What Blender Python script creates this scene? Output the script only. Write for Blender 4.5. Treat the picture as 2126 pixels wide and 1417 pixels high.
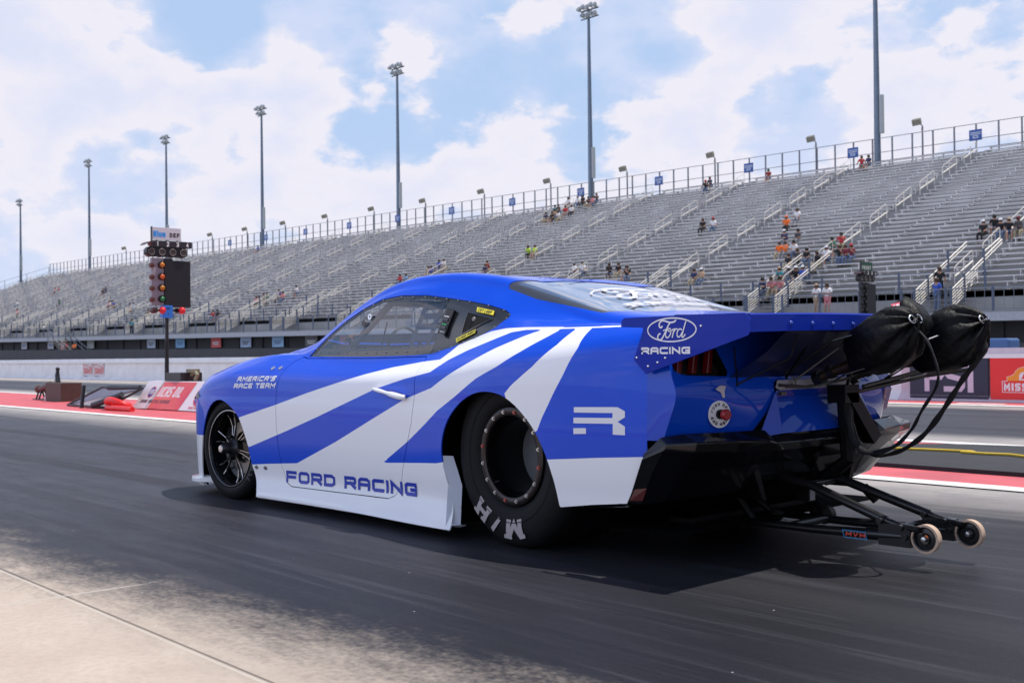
import bpy, bmesh, math, random
import numpy as np
from mathutils import Vector, Matrix
for o in list(bpy.data.objects): bpy.data.objects.remove(o)
SC=bpy.context.scene; COL=SC.collection
rad=math.radians
# ================= camera =================
CAMPOS=Vector((-3.7066,4.4447,.89))
yaw,pit,rol=rad(43.067),rad(.6493),rad(.6875)
fw=Vector((math.cos(yaw),-math.sin(yaw),0)); up=Vector((0,0,1)); rt=fw.cross(up)
F=fw*math.cos(pit)+up*math.sin(pit); U=rt.cross(F)
Rv=rt*math.cos(rol)-U*math.sin(rol); Uv=U*math.cos(rol)+rt*math.sin(rol)
cd=bpy.data.cameras.new('camera'); cam=bpy.data.objects.new('camera',cd); COL.objects.link(cam)
M=Matrix((Rv,Uv,-F)).transposed().to_4x4(); M.translation=CAMPOS; cam.matrix_world=M
cd.sensor_width=36; cd.lens=2338/2126*36; cd.clip_end=3000; cd.clip_start=.05
cd.dof.use_dof=True; cd.dof.focus_distance=5.3; cd.dof.aperture_fstop=7.0
SC.camera=cam
# ================= sun and sky =================
SUN=Vector((-.18,-.30,1)).normalized()
el=math.asin(SUN.z); az=math.atan2(SUN.x,SUN.y)
W=bpy.data.worlds.new("World"); SC.world=W; W.use_nodes=True
nt=W.node_tree; N=nt.nodes; L=nt.links
for n in list(N): N.remove(n)
out=N.new('ShaderNodeOutputWorld'); bg=N.new('ShaderNodeBackground'); bg.inputs[1].default_value=.15
sky=N.new('ShaderNodeTexSky'); sky.sky_type='NISHITA'; sky.sun_disc=False; sky.sun_elevation=el; sky.sun_rotation=az
sky.air_density=1.0; sky.dust_density=.6; sky.ozone_density=1.5
tc=N.new('ShaderNodeTexCoord')
def nd(t,**k):
    n=N.new(t)
    for a,v in k.items(): setattr(n,a,v)
    return n
def mth(op,a,b=None,c=None,clamp=False):
    n=N.new('ShaderNodeMath'); n.operation=op; n.use_clamp=clamp
    for i,v in enumerate((a,b,c)):
        if v is None: continue
        if isinstance(v,(int,float)): n.inputs[i].default_value=v
        else: L.new(v,n.inputs[i])
    return n.outputs[0]
# clouds: a layer of cumulus defined by direction, stretched towards the horizon
sep=nd('ShaderNodeSeparateXYZ'); L.new(tc.outputs['Generated'],sep.inputs[0])
zz=mth('MAXIMUM',sep.outputs[2],.02)
den=mth('ADD',zz,.30)
cmb=nd('ShaderNodeCombineXYZ')
L.new(sep.outputs[0],cmb.inputs[0]); L.new(sep.outputs[1],cmb.inputs[1]); L.new(mth('MULTIPLY',sep.outputs[2],1.7),cmb.inputs[2])
def noise(vec,scale,detail,rough,dist=0.):
    n=nd('ShaderNodeTexNoise'); n.inputs['Scale'].default_value=scale; n.inputs['Detail'].default_value=detail
    n.inputs['Roughness'].default_value=rough; n.inputs['Distortion'].default_value=dist; L.new(vec,n.inputs['Vector']); return n.outputs['Fac']
n1=noise(cmb.outputs[0],5.0,8,.50,.10)
n3=noise(cmb.outputs[0],9.0,9,.56)
n2=noise(cmb.outputs[0],24,4,.55)
def dirpx(x,y):
    d=(F+Rv*((x-1063)/2338)-Uv*((y-708.5)/2338)).normalized(); return d
def blobs(lst):
    acc=None
    for (x,y,r,w) in lst:
        d=dirpx(x,y); dp=nd('ShaderNodeVectorMath',operation='DOT_PRODUCT'); dp.inputs[1].default_value=d
        L.new(nv.outputs[0],dp.inputs[0])
        c=math.cos(r/2338)
        # smooth bump of angular radius r
        t=mth('MULTIPLY',mth('SUBTRACT',dp.outputs['Value'],c),w/(1-c)); t=mth('MAXIMUM',t,0) if w>0 else mth('MINIMUM',t,0)
        acc=t if acc is None else mth('ADD',acc,t)
    return acc
nv=nd('ShaderNodeVectorMath',operation='NORMALIZE'); L.new(tc.outputs['Generated'],nv.inputs[0])
bl=blobs([(150,60,260,.22),(30,200,200,.16),(230,180,120,.10),(90,290,130,.16),(420,210,140,.22),(590,180,150,.24),(470,300,150,.10),(640,60,120,.10),
 (250,420,260,.14),(560,430,300,.10),(720,330,220,.12),(850,300,150,.06),(1200,330,260,.17),(1050,300,170,.10),(1400,300,170,.12),(1700,110,330,.22),(1950,170,260,.18),(1560,60,160,.1),
 (420,60,130,-.26),(330,230,90,-.20),(840,70,260,-.14),(1150,130,260,-.12),(1740,20,110,-.12),(1980,60,110,-.10),(760,200,110,-.10),(170,330,70,-.10),(1330,60,160,-.06),(1650,250,160,-.05),(2126,110,120,-.12)])
dens=mth('ADD',mth('ADD',n1,mth('MULTIPLY',mth('SUBTRACT',n2,.5),.30)),mth('MULTIPLY',bl,.62))
mr=nd('ShaderNodeMapRange'); mr.interpolation_type='SMOOTHSTEP'; L.new(dens,mr.inputs[0]); mr.inputs[1].default_value=.40; mr.inputs[2].default_value=.60
mr2=nd('ShaderNodeMapRange'); mr2.interpolation_type='SMOOTHSTEP'; L.new(dens,mr2.inputs[0]); mr2.inputs[1].default_value=.46; mr2.inputs[2].default_value=.68
ccol=nd('ShaderNodeMix',data_type='RGBA'); d3=mth('ADD',mth('ADD',mth('MULTIPLY',n3,.62),mth('MULTIPLY',n1,.38)),mth('MULTIPLY',bl,.42))
hl=nd('ShaderNodeMapRange'); hl.interpolation_type='SMOOTHSTEP'; L.new(d3,hl.inputs[0]); hl.inputs[1].default_value=.495; hl.inputs[2].default_value=.56
h4=nd('ShaderNodeMapRange'); h4.interpolation_type='SMOOTHSTEP'; L.new(d3,h4.inputs[0]); h4.inputs[1].default_value=.57; h4.inputs[2].default_value=.72; h4.inputs[3].default_value=1; h4.inputs[4].default_value=.30
pf=mth('MULTIPLY',hl.outputs[0],h4.outputs[0]); L.new(pf,ccol.inputs[0])
ccol.inputs[6].default_value=(4.55,4.95,6.35,1); ccol.inputs[7].default_value=(6.1,5.85,6.3,1)
skym=nd('ShaderNodeMix',data_type='RGBA'); skym.blend_type='MULTIPLY'; skym.inputs[0].default_value=1; L.new(sky.outputs[0],skym.inputs[6]); skym.inputs[7].default_value=(.75,.75,.75,1)
lo=nd('ShaderNodeMapRange'); L.new(zz,lo.inputs[0]); lo.inputs[1].default_value=.35; lo.inputs[2].default_value=.70; lo.inputs[3].default_value=.85; lo.inputs[4].default_value=.0
skyh=nd('ShaderNodeMix',data_type='RGBA'); L.new(lo.outputs[0],skyh.inputs[0]); L.new(skym.outputs[2],skyh.inputs[6]); skyh.inputs[7].default_value=(3.25,4.4,6.35,1)
bk=nd('ShaderNodeMapRange'); bk.interpolation_type='SMOOTHSTEP'; L.new(sep.outputs[1],bk.inputs[0]); bk.inputs[1].default_value=.05; bk.inputs[2].default_value=.60; bk.inputs[3].default_value=1.0; bk.inputs[4].default_value=1.75  # sky behind the camera brightened to lift the car's shaded side
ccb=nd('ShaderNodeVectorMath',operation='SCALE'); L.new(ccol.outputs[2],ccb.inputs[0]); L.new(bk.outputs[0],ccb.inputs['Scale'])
hi=nd('ShaderNodeMapRange'); L.new(zz,hi.inputs[0]); hi.inputs[1].default_value=.42; hi.inputs[2].default_value=.72; hi.inputs[3].default_value=.93; hi.inputs[4].default_value=.10
mix=nd('ShaderNodeMix',data_type='RGBA'); L.new(mth('MULTIPLY',mth('MAXIMUM',mth('MULTIPLY',mr.outputs[0],.82),mth('MULTIPLY',hl.outputs[0],.97)),hi.outputs[0]),mix.inputs[0]); L.new(skyh.outputs[2],mix.inputs[6]); L.new(ccol.outputs[2],mix.inputs[7])
# horizon milkiness of the air
hz=mth('POWER',mth('SUBTRACT',1.0,zz,clamp=True),9.0)
mixh=nd('ShaderNodeMix',data_type='RGBA'); L.new(mth('MULTIPLY',hz,.45),mixh.inputs[0]); L.new(mix.outputs[2],mixh.inputs[6]); mixh.inputs[7].default_value=(5.2,5.5,6.6,1)
tl_=nd('ShaderNodeMapRange'); tl_.interpolation_type='SMOOTHSTEP'; L.new(sep.outputs[0],tl_.inputs[0]); tl_.inputs[1].default_value=-.55; tl_.inputs[2].default_value=.0; tl_.inputs[3].default_value=.55; tl_.inputs[4].default_value=1  # unseen sky behind the tail dimmed to keep the rear faces dark
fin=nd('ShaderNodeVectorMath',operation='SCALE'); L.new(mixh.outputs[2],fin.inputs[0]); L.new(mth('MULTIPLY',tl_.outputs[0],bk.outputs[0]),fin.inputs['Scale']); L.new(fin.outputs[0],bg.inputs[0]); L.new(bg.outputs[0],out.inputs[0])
sd=bpy.data.lights.new('sun','SUN'); sd.energy=4.6; sd.angle=rad(.53); sd.color=(1,.96,.90)
so=bpy.data.objects.new('sun',sd); COL.objects.link(so); so.rotation_euler=SUN.to_track_quat('Z','Y').to_euler(); so.location=(0,0,30)
SC.view_settings.view_transform='Standard'; SC.view_settings.look='None'; SC.view_settings.exposure=0; SC.view_settings.gamma=1
SC.render.engine='CYCLES'
SC.cycles.max_bounces=8; SC.cycles.transparent_max_bounces=12
# ================= helpers =================
MATS={}
def mat(name,col,rough=.5,metal=0,coat=0,spec=.5,var=0,vscale=8,bump=0,bscale=60,emit=None,attr=None,col2=None):
    if name in MATS: return MATS[name]
    m=bpy.data.materials.new(name); m.use_nodes=True; n=m.node_tree.nodes; l=m.node_tree.links; b=n['Principled BSDF']
    b.inputs['Base Color'].default_value=(*col,1); b.inputs['Roughness'].default_value=rough; b.inputs['Metallic'].default_value=metal
    b.inputs['Coat Weight'].default_value=coat; b.inputs['Coat Roughness'].default_value=.03; b.inputs['Specular IOR Level'].default_value=spec
    tcn=n.new('ShaderNodeTexCoord')
    if var or col2:
        nz=n.new('ShaderNodeTexNoise'); nz.inputs['Scale'].default_value=vscale; nz.inputs['Detail'].default_value=6; l.new(tcn.outputs['Object'],nz.inputs[0])
        mx=n.new('ShaderNodeMix'); mx.data_type='RGBA'; rp=n.new('ShaderNodeMapRange'); rp.inputs[1].default_value=.35; rp.inputs[2].default_value=.65; l.new(nz.outputs[0],rp.inputs[0]); l.new(rp.outputs[0],mx.inputs[0])
        c2=col2 or tuple(c*(1-var) for c in col)
        mx.inputs[6].default_value=(*c2,1); mx.inputs[7].default_value=(*col,1); l.new(mx.outputs[2],b.inputs['Base Color'])
        rr=n.new('ShaderNodeMapRange'); rr.inputs[3].default_value=max(rough-.08,0); rr.inputs[4].default_value=min(rough+.08,1); l.new(nz.outputs[0],rr.inputs[0]); l.new(rr.outputs[0],b.inputs['Roughness'])
    if bump:
        nb=n.new('ShaderNodeTexNoise'); nb.inputs['Scale'].default_value=bscale; nb.inputs['Detail'].default_value=4; l.new(tcn.outputs['Object'],nb.inputs[0])
        bp=n.new('ShaderNodeBump'); bp.inputs['Strength'].default_value=bump; bp.inputs['Distance'].default_value=.01; l.new(nb.outputs[0],bp.inputs['Height']); l.new(bp.outputs[0],b.inputs['Normal'])
    if emit: b.inputs['Emission Color'].default_value=(*col,1); b.inputs['Emission Strength'].default_value=emit
    MATS[name]=m; return m
def glass(name,tint,refl=.08,rough=.0,trans=1.0):
    m=bpy.data.materials.new(name); m.use_nodes=True; n=m.node_tree.nodes; l=m.node_tree.links
    for x in list(n): n.remove(x)
    o=n.new('ShaderNodeOutputMaterial'); t=n.new('ShaderNodeBsdfTransparent'); t.inputs[0].default_value=(*tint,1)
    g=n.new('ShaderNodeBsdfGlossy'); g.inputs['Roughness'].default_value=rough; g.inputs[0].default_value=(.9,.93,1,1)
    lw=n.new('ShaderNodeLayerWeight'); lw.inputs[0].default_value=.5; pw_=n.new('ShaderNodeMath'); pw_.operation='POWER'; pw_.inputs[1].default_value=4.0; l.new(lw.outputs['Facing'],pw_.inputs[0])
    mr=n.new('ShaderNodeMapRange'); mr.inputs[1].default_value=0; mr.inputs[2].default_value=1; mr.inputs[3].default_value=refl; mr.inputs[4].default_value=1; l.new(pw_.outputs[0],mr.inputs[0])
    mx=n.new('ShaderNodeMixShader'); l.new(mr.outputs[0],mx.inputs[0]); l.new(t.outputs[0],mx.inputs[1]); l.new(g.outputs[0],mx.inputs[2]); l.new(mx.outputs[0],o.inputs[0]); return m
class MB:
    def __init__(s): s.v=[]; s.f=[]
    def add(s,vs,fs):
        o=len(s.v); s.v+= [tuple(v) for v in vs]; s.f+=[tuple(i+o for i in f) for f in fs]; return s
    def box(s,a,b,m=None):
        (x0,y0,z0),(x1,y1,z1)=a,b
        vs=[(x0,y0,z0),(x1,y0,z0),(x1,y1,z0),(x0,y1,z0),(x0,y0,z1),(x1,y0,z1),(x1,y1,z1),(x0,y1,z1)]
        if m is not None: vs=[m@Vector(v) for v in vs]
        return s.add(vs,[(0,3,2,1),(4,5,6,7),(0,1,5,4),(1,2,6,5),(2,3,7,6),(3,0,4,7)])
    def tube(s,pts,r,n=8,cap=True,flat=None):
        pts=[Vector(p) for p in pts]; rs=r if isinstance(r,(list,tuple)) else [r]*len(pts); o=len(s.v); k=len(pts); ref=None
        for i,p in enumerate(pts):
            d=(pts[min(i+1,k-1)]-pts[max(i-1,0)]).normalized()
            if ref is None: ref=Vector((0,0,1)) if abs(d.z)<.9 else Vector((1,0,0))
            a=d.cross(ref).normalized(); b=a.cross(d).normalized(); ref=b
            fl=flat or 1
            for j in range(n):
                t=2*math.pi*j/n+math.pi/n; s.v.append(tuple(p+a*math.cos(t)*rs[i]+b*math.sin(t)*rs[i]*fl))
        for i in range(k-1):
            for j in range(n): s.f.append((o+i*n+j,o+i*n+(j+1)%n,o+(i+1)*n+(j+1)%n,o+(i+1)*n+j))
        if cap: s.f.append(tuple(o+j for j in reversed(range(n)))); s.f.append(tuple(o+(k-1)*n+j for j in range(n)))
        return s
    def lathe(s,prof,c=(0,0,0),axis='y',n=48,closed=False):
        """prof: list of (r, a) revolve around axis through c"""
        o=len(s.v); c=Vector(c); k=len(prof)
        for r,a in prof:
            for j in range(n):
                t=2*math.pi*j/n; u,w=r*math.cos(t),r*math.sin(t)
                v=Vector((u,a,w)) if axis=='y' else (Vector((a,u,w)) if axis=='x' else Vector((u,w,a))); s.v.append(tuple(c+v))
        for i in range(k-1 if not closed else k):
            i2=(i+1)%k
            for j in range(n): s.f.append((o+i*n+j,o+i*n+(j+1)%n,o+i2*n+(j+1)%n,o+i2*n+j))
        return s
    def prism(s,poly,y0,y1,plane='xz'):
        n=len(poly); mk={'xz':lambda p,y:(p[0],y,p[1]),'yz':lambda p,y:(y,p[0],p[1]),'xy':lambda p,y:(p[0],p[1],y)}[plane]
        return s.add([mk(p,y0) for p in poly]+[mk(p,y1) for p in poly],[tuple(range(n)),tuple(range(2*n-1,n-1,-1))]+[(i,i+n,(i+1)%n+n,(i+1)%n) for i in range(n)])
    def build(s,name,m,parent=None,smooth=False,fix=True,bevel=0,solid=0):
        me=bpy.data.meshes.new(name); me.from_pydata(s.v,[],s.f); me.validate(); me.update()
        if fix:
            b=bmesh.new(); b.from_mesh(me); bmesh.ops.recalc_face_normals(b,faces=b.faces); b.to_mesh(me); b.free()
        return link(name,me,m,parent,smooth,bevel,solid)
def link(name,me,m,parent=None,smooth=False,bevel=0,solid=0):
    o=bpy.data.objects.new(name,me); COL.objects.link(o)
    for mm in (m if isinstance(m,(list,tuple)) else [m]): me.materials.append(mm)
    if parent: o.parent=parent
    if smooth:
        me.shade_smooth()
        try: me.set_sharp_from_angle(angle=rad(smooth if smooth>1 else 40))
        except Exception: pass
        if solid:
            b_=bmesh.new(); b_.from_mesh(me)
            for e_ in b_.edges:
                if e_.is_boundary: e_.smooth=False
            b_.to_mesh(me); b_.free()
    if bevel:
        bv=o.modifiers.new('b','BEVEL'); bv.width=bevel; bv.segments=2; bv.limit_method='ANGLE'
    if solid:
        sm=o.modifiers.new('s','SOLIDIFY'); sm.thickness=solid; sm.offset=-1
    return o
def thing(name,label,cat,loc=(0,0,0),rz=0,group=None,parentmat=None):
    o=bpy.data.objects.new(name,None); COL.objects.link(o); o.location=loc; o.rotation_euler=(0,0,rz); o.empty_display_size=.2
    return tag(o,label,cat,group)
def tag(o,label,cat,group=None):
    o['label']=label; o['category']=cat
    if group: o['group']=group
    return o
def struct(o): o['kind']='structure'; return o
def dup(r,loc,rz=None,label=None):
    c=r.copy(); COL.objects.link(c); c.location=loc
    if rz is not None: c.rotation_euler=(0,0,rz)
    if label: c['label']=label
    for ch in list(r.children):
        k=ch.copy(); COL.objects.link(k); k.parent=c
        for g in list(ch.children):
            q=g.copy(); COL.objects.link(q); q.parent=k
    return c
# frames: track frame T (s along the strip, d across, away from camera) and stand frame
TA=rad(-1.65)
def TW(s,d,z=0):
    return Vector((CAMPOS.x+s*math.cos(TA)+d*math.sin(TA),CAMPOS.y+s*math.sin(TA)-d*math.cos(TA),z))
def tobj(o,loc=None):
    """place an object whose mesh is in track-local coords (x=s, y=-d)"""
    o.location=(CAMPOS.x,CAMPOS.y,0); o.rotation_euler=(0,0,TA); return o
# ---------- stroke lettering ----------
def L_(s): return [[tuple(float(v) for v in p.split(',')) for p in q.split()] for q in s.split('|')]
GL={k:L_(v) for k,v in {
'A':'0,0 0,.82 .18,1 .82,1 1,.82 1,0|0,.42 1,.42','B':'0,0 0,1 .85,1 1,.88 1,.62 .88,.52 0,.52|.88,.52 1,.4 1,.12 .85,0 0,0','C':'1,1 .13,1 0,.87 0,.13 .13,0 1,0',
'D':'0,0 0,1 .78,1 1,.8 1,.2 .78,0 0,0','E':'1,1 0,1 0,0 1,0|0,.5 .9,.5','F':'0,0 0,1 1,1|0,.47 .9,.47','G':'1,.85 1,1 .15,1 0,.85 0,.15 .15,0 1,0 1,.45 .55,.45','H':'0,0 0,1|1,0 1,1|0,.5 1,.5','I':'.0,0 .0,1',
'L':'0,1 0,0 1,0','M':'0,0 0,1 .5,.35 1,1 1,0','N':'0,0 0,1 1,0 1,1','O':'.15,0 0,.15 0,.85 .15,1 .85,1 1,.85 1,.15 .85,0 .15,0','P':'0,0 0,1 .85,1 1,.88 1,.6 .85,.48 0,.48','R':'0,0 0,1 .88,1 1,.9 1,.56 .88,.44 0,.44|.55,.44 1,0',
'S':'1,1 .12,1 0,.9 0,.6 .12,.52 .88,.48 1,.4 1,.1 .88,0 0,0','T':'0,1 1,1|.5,1 .5,0','U':'0,1 0,.15 .15,0 .85,0 1,.15 1,1','V':'0,1 .5,0 1,1','W':'0,1 .22,0 .5,.7 .78,0 1,1',
'Y':'0,1 .5,.5 1,1|.5,.5 .5,0','1':'.2,.8 .5,1 .5,0','2':'0,.8 .15,1 .85,1 1,.85 1,.6 0,0 1,0','3':'0,.9 .15,1 .85,1 1,.87 1,.63 .85,.52 .4,.52|.85,.52 1,.4 1,.13 .85,0 .15,0 0,.1','4':'.8,0 .8,1 0,.3 1,.3',"'":'0,1 0,.75',
'-':'.1,.5 .9,.5','/':'0,0 .6,1','l':'0,0 0,1','u':'0,.7 0,.12 .12,0 .88,0|1,.7 1,0','e':'0,.37 1,.37 1,.58 .88,.7 .12,.7 0,.58 0,.12 .12,0 .95,0'}.items()}
WID={'I':.0,'M':1.15,'W':1.25,"'":.0,'1':.8,'l':0.,'T':1.}
def strokes(text,h,w,gap,th,shear=0):
    """-> list of polylines in (u,v) and total width; letter cell width w, stroke thickness th"""
    out=[];x=0
    for ch in text:
        if ch==' ': x+=w*.45+gap; continue
        ww=w*WID.get(ch,1.)
        for pl in GL[ch]:
            out.append([(x+th/2+px*max(ww-th,0.0)+(th/2+py*(h-th))*shear, th/2+py*(h-th)) for px,py in pl])
        x+=max(ww,th)+gap
    return out,x-gap
def ribbon(pl,th,step=1e9,sq=True):
    """polyline -> list of quads (each 4 uv points), mitred"""
    P=[Vector(p) for p in pl]; n=len(P); closed=(P[0]-P[-1]).length<1e-6 and n>2
    if closed: P=P[:-1]; n-=1
    Q=[]
    for i in range(n):
        a=P[(i-1)%n] if (closed or i>0) else None; b=P[(i+1)%n] if (closed or i<n-1) else None
        d1=(P[i]-a).normalized() if a is not None else None; d2=(b-P[i]).normalized() if b is not None else None
        if d1 is None: d1=d2; p=P[i]-d1*th/2 if sq else P[i]
        elif d2 is None: d2=d1; p=P[i]+d1*th/2 if sq else P[i]
        else: p=P[i]
        t=(d1+d2); t=t.normalized() if t.length>1e-6 else d1
        nn=Vector((-t.y,t.x)); c=max(abs(nn.dot(Vector((-d1.y,d1.x)))),.45); Q.append((p+nn*th/2/c,p-nn*th/2/c))
    segs=[]; m=n if closed else n-1
    for i in range(m):
        a,b=Q[i],Q[(i+1)%n]; l=(P[(i+1)%n]-P[i]).length; k=max(1,int(math.ceil(l/step)))
        for j in range(k):
            s0,s1=j/k,(j+1)/k; segs.append([a[0].lerp(b[0],s0),a[0].lerp(b[0],s1),a[1].lerp(b[1],s1),a[1].lerp(b[1],s0)])
    return segs
def lettering(name,polys,th,fmap,m,parent=None,step=1e9,d0=0,sq=True):
    """fmap(u,v,off)->Vector. every stroke sits .15 mm above the last one"""
    b=MB()
    for i,pl in enumerate(polys):
        t=th[i] if isinstance(th,list) else th
        for q in ribbon(pl,t,step,sq): b.add([fmap(p[0],p[1],d0+.00012*i) for p in q],[(0,1,2,3)])
    return b.build(name,m,parent,fix=False)
def planemap(o,ux,vx,nx):
    o,ux,vx,nx=map(Vector,(o,ux,vx,nx)); return lambda u,v,off:o+ux*u+vx*v+nx*(off+.002)
def bez(*c,n=14):
    """cubic bezier chain through control points p0 c c p1 c c p2 ..."""
    out=[]
    for i in range(0,len(c)-3,3):
        p=[Vector(q) for q in c[i:i+4]]
        for k in range(n+(1 if i+4>=len(c) else 0)):
            t=k/n; out.append(tuple(p[0]*(1-t)**3+p[1]*3*t*(1-t)**2+p[2]*3*t*t*(1-t)+p[3]*t**3))
    return out
def ellipse(cx,cy,a,b,n=40): return [(cx+a*math.cos(2*math.pi*i/n),cy+b*math.sin(2*math.pi*i/n)) for i in range(n)]+[(cx+a,cy)]
# flowing script word, in a unit box 1.0 wide x .5 high (traced strokes with their widths)
SCRIPT=[(bez((.20,.36),(.15,.26),(.06,.36),(.12,.44),(.20,.56),(.34,.44),(.46,.44),(.54,.44),(.60,.46),(.62,.50)),.045),
 (bez((.44,.43),(.36,.36),(.30,.20),(.20,.06),(.12,-.04),(.02,.02),(.06,.12),(.08,.16),(.12,.17),(.14,.16)),.042),
 (bez((.22,.24),(.28,.26),(.34,.27),(.40,.30)),.03),
 (bez((.40,.30),(.30,.24),(.26,.08),(.34,.06),(.44,.06),(.52,.28),(.42,.29),(.38,.30),(.36,.22),(.42,.22),(.48,.22),(.52,.25),(.54,.28)),.034),
 (bez((.58,.29),(.54,.20),(.52,.12),(.50,.06)),.036),(bez((.53,.16),(.58,.26),(.62,.30),(.67,.26)),.036),
 (bez((.80,.24),(.74,.34),(.62,.20),(.66,.10),(.70,.02),(.78,.12),(.82,.20)),.034),
 (bez((.93,.46),(.86,.30),(.82,.16),(.80,.10),(.79,.04),(.86,.06),(.90,.14)),.036)]

# ---------- car body surface (shared) ----------
def crv(xs, ys, x):
    """Catmull-Rom style cubic through (xs,ys); xs ascending"""
    xs=np.asarray(xs,float); ys=np.asarray(ys,float); x=np.clip(np.asarray(x,float),xs[0],xs[-1])
    m=np.zeros_like(ys); d=np.diff(ys)/np.diff(xs)
    m[0]=d[0]; m[-1]=d[-1]
    for i in range(1,len(xs)-1):
        m[i]=0 if d[i-1]*d[i]<=0 and abs(d[i-1]-d[i])>0 and False else (d[i-1]*(xs[i+1]-xs[i])+d[i]*(xs[i]-xs[i-1]))/(xs[i+1]-xs[i-1])
    i=np.clip(np.searchsorted(xs,x,side='right')-1,0,len(xs)-2); h=xs[i+1]-xs[i]; t=(x-xs[i])/h
    return (2*t**3-3*t**2+1)*ys[i]+(t**3-2*t**2+t)*h*m[i]+(-2*t**3+3*t**2)*ys[i+1]+(t**3-t**2)*h*m[i+1]
def tab(s):
    r=sorted([float(v) for v in a.split(':')] for a in s.split()); r=np.array(r); return r[:,0],r[:,1]
TB={k:tab(v) for k,v in dict(
 b='3.42:.62 3.3:.80 3.15:.885 3.0:.925 2.7:.95 2.4:.935 2.1:.92 1.6:.91 1.0:.912 .7:.93 .45:.955 .2:.975 0:.976 -.25:.960 -.5:.92 -.72:.875 -.95:.80',
 y0='3.42:-.02 3.0:-.02 2.3:.02 1.6:.03 .5:.045 .2:0 -.2:-.05 -.95:-.08',
 z5='3.42:.60 3.3:.66 3.15:.70 3.0:.74 2.7:.79 2.4:.80 2.1:.79 1.6:.78 1.0:.79 .45:.83 .2:.86 -.25:.90 -.5:.92 -.72:.93 -.95:.93',
 y6='3.42:.50 3.3:.72 3.15:.79 3.0:.80 2.7:.80 2.4:.79 2.1:.78 1.9:.785 1.6:.79 1.3:.79 1.0:.79 .7:.785 .45:.79 .25:.80 0:.81 -.25:.81 -.5:.80 -.72:.78 -.95:.74',
 z6='3.42:.66 3.3:.70 3.15:.765 3.0:.80 2.7:.862 2.4:.893 2.1:.893 1.9:.888 1.6:.884 1.3:.884 1.0:.888 .7:.925 .45:.965 .25:.99 0:1.005 -.25:1.01 -.5:1.005 -.72:1.0 -.95:.99',
 y8='3.42:.3 3.3:.5 3.0:.62 2.4:.68 2.1:.70 1.9:.715 1.72:.70 1.56:.675 1.4:.66 1.23:.655 1.0:.655 .83:.66 .63:.67 .47:.68 .25:.69 0:.70 -.25:.71 -.5:.72 -.95:.70',
 z8='3.42:.66 3.3:.715 3.0:.815 2.4:.91 2.1:.925 1.9:1.0 1.72:1.088 1.56:1.158 1.4:1.207 1.23:1.222 1.0:1.215 .83:1.19 .63:1.163 .47:1.137 .25:1.09 0:1.05 -.25:1.03 -.5:1.018 -.95:1.003',
 y9='3.42:.2 3.3:.35 3.0:.5 2.4:.6 2.1:.66 1.9:.64 1.6:.615 1.3:.585 1.0:.57 .7:.57 .45:.58 .25:.60 0:.63 -.25:.66 -.5:.68 -.95:.66',
 z9='3.42:.66 3.3:.718 3.0:.818 2.7:.875 2.4:.918 2.2:.938 2.1:.958 1.9:1.063 1.75:1.14 1.6:1.205 1.45:1.26 1.3:1.293 1.0:1.310 .7:1.288 .45:1.248 .25:1.193 0:1.12 -.25:1.055 -.5:1.03 -.72:1.02 -.95:1.012',
 z11='3.42:.66 3.3:.72 3.15:.78 3.0:.82 2.7:.88 2.4:.925 2.2:.965 2.1:1.01 1.9:1.115 1.75:1.19 1.6:1.255 1.45:1.305 1.3:1.328 1.0:1.333 .8:1.322 .6:1.297 .45:1.278 .26:1.248 .07:1.20 -.03:1.175 -.145:1.143 -.26:1.117 -.42:1.088 -.55:1.072 -.72:1.06 -.95:1.05').items()}
def T(k,x): return crv(*TB[k],x)
def keys(x):
    """x array -> (n,12,2) key points of the half section"""
    b=T('b',x); g=lambda y,z: np.stack([y+0*x,z+0*x],-1)
    y6,z6,y8,z8,y9,z9=(T(k,x) for k in ('y6','z6','y8','z8','y9','z9')); zc=T('z11',x); z5=T('z5',x)
    return np.stack([g(b+T('y0',x),.055),g(b-.012,.16),g(b-.004,.30),g(b+.002,.47),g(b,.64+.0*x),g(b-.018,z5-.02),
        g(y6,z6),g((y6+y8)/2+.008,(z6+z8)/2),g(y8,z8),g(y9+.016,z9-.024),g(y9,z9),g(y9*.58,z9+(zc-z9)*.72),g(0,zc)],1)
def surf(xs,nv=110):
    xs=np.asarray(xs,float); K=keys(xs); n=K.shape[1]
    # chord parameter from an average weighting so that rows stay continuous
    w=np.array([0,.11,.14,.17,.17,.13,.14,.12,.12,.095,.035,.24,.33]); p=np.cumsum(w)
    t=np.linspace(0,p[-1],nv); out=np.zeros((len(xs),nv,2))
    # vectorised Catmull over keys
    d=(K[:,1:]-K[:,:-1])/np.diff(p)[None,:,None]; m=np.zeros_like(K); m[:,0]=d[:,0]; m[:,-1]=d[:,-1]; m[:,-1,1]=0
    h=np.diff(p)
    for i in range(1,n-1): m[:,i]=(d[:,i-1]*h[i]+d[:,i]*h[i-1])/(h[i]+h[i-1])
    i=np.clip(np.searchsorted(p,t,side='right')-1,0,n-2); u=((t-p[i])/h[i])[None,:,None]; hh=h[i][None,:,None]
    return (2*u**3-3*u**2+1)*K[:,i]+(u**3-2*u**2+u)*hh*m[:,i]+(-2*u**3+3*u**2)*K[:,i+1]+(u**3-u**2)*hh*m[:,i+1]

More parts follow.
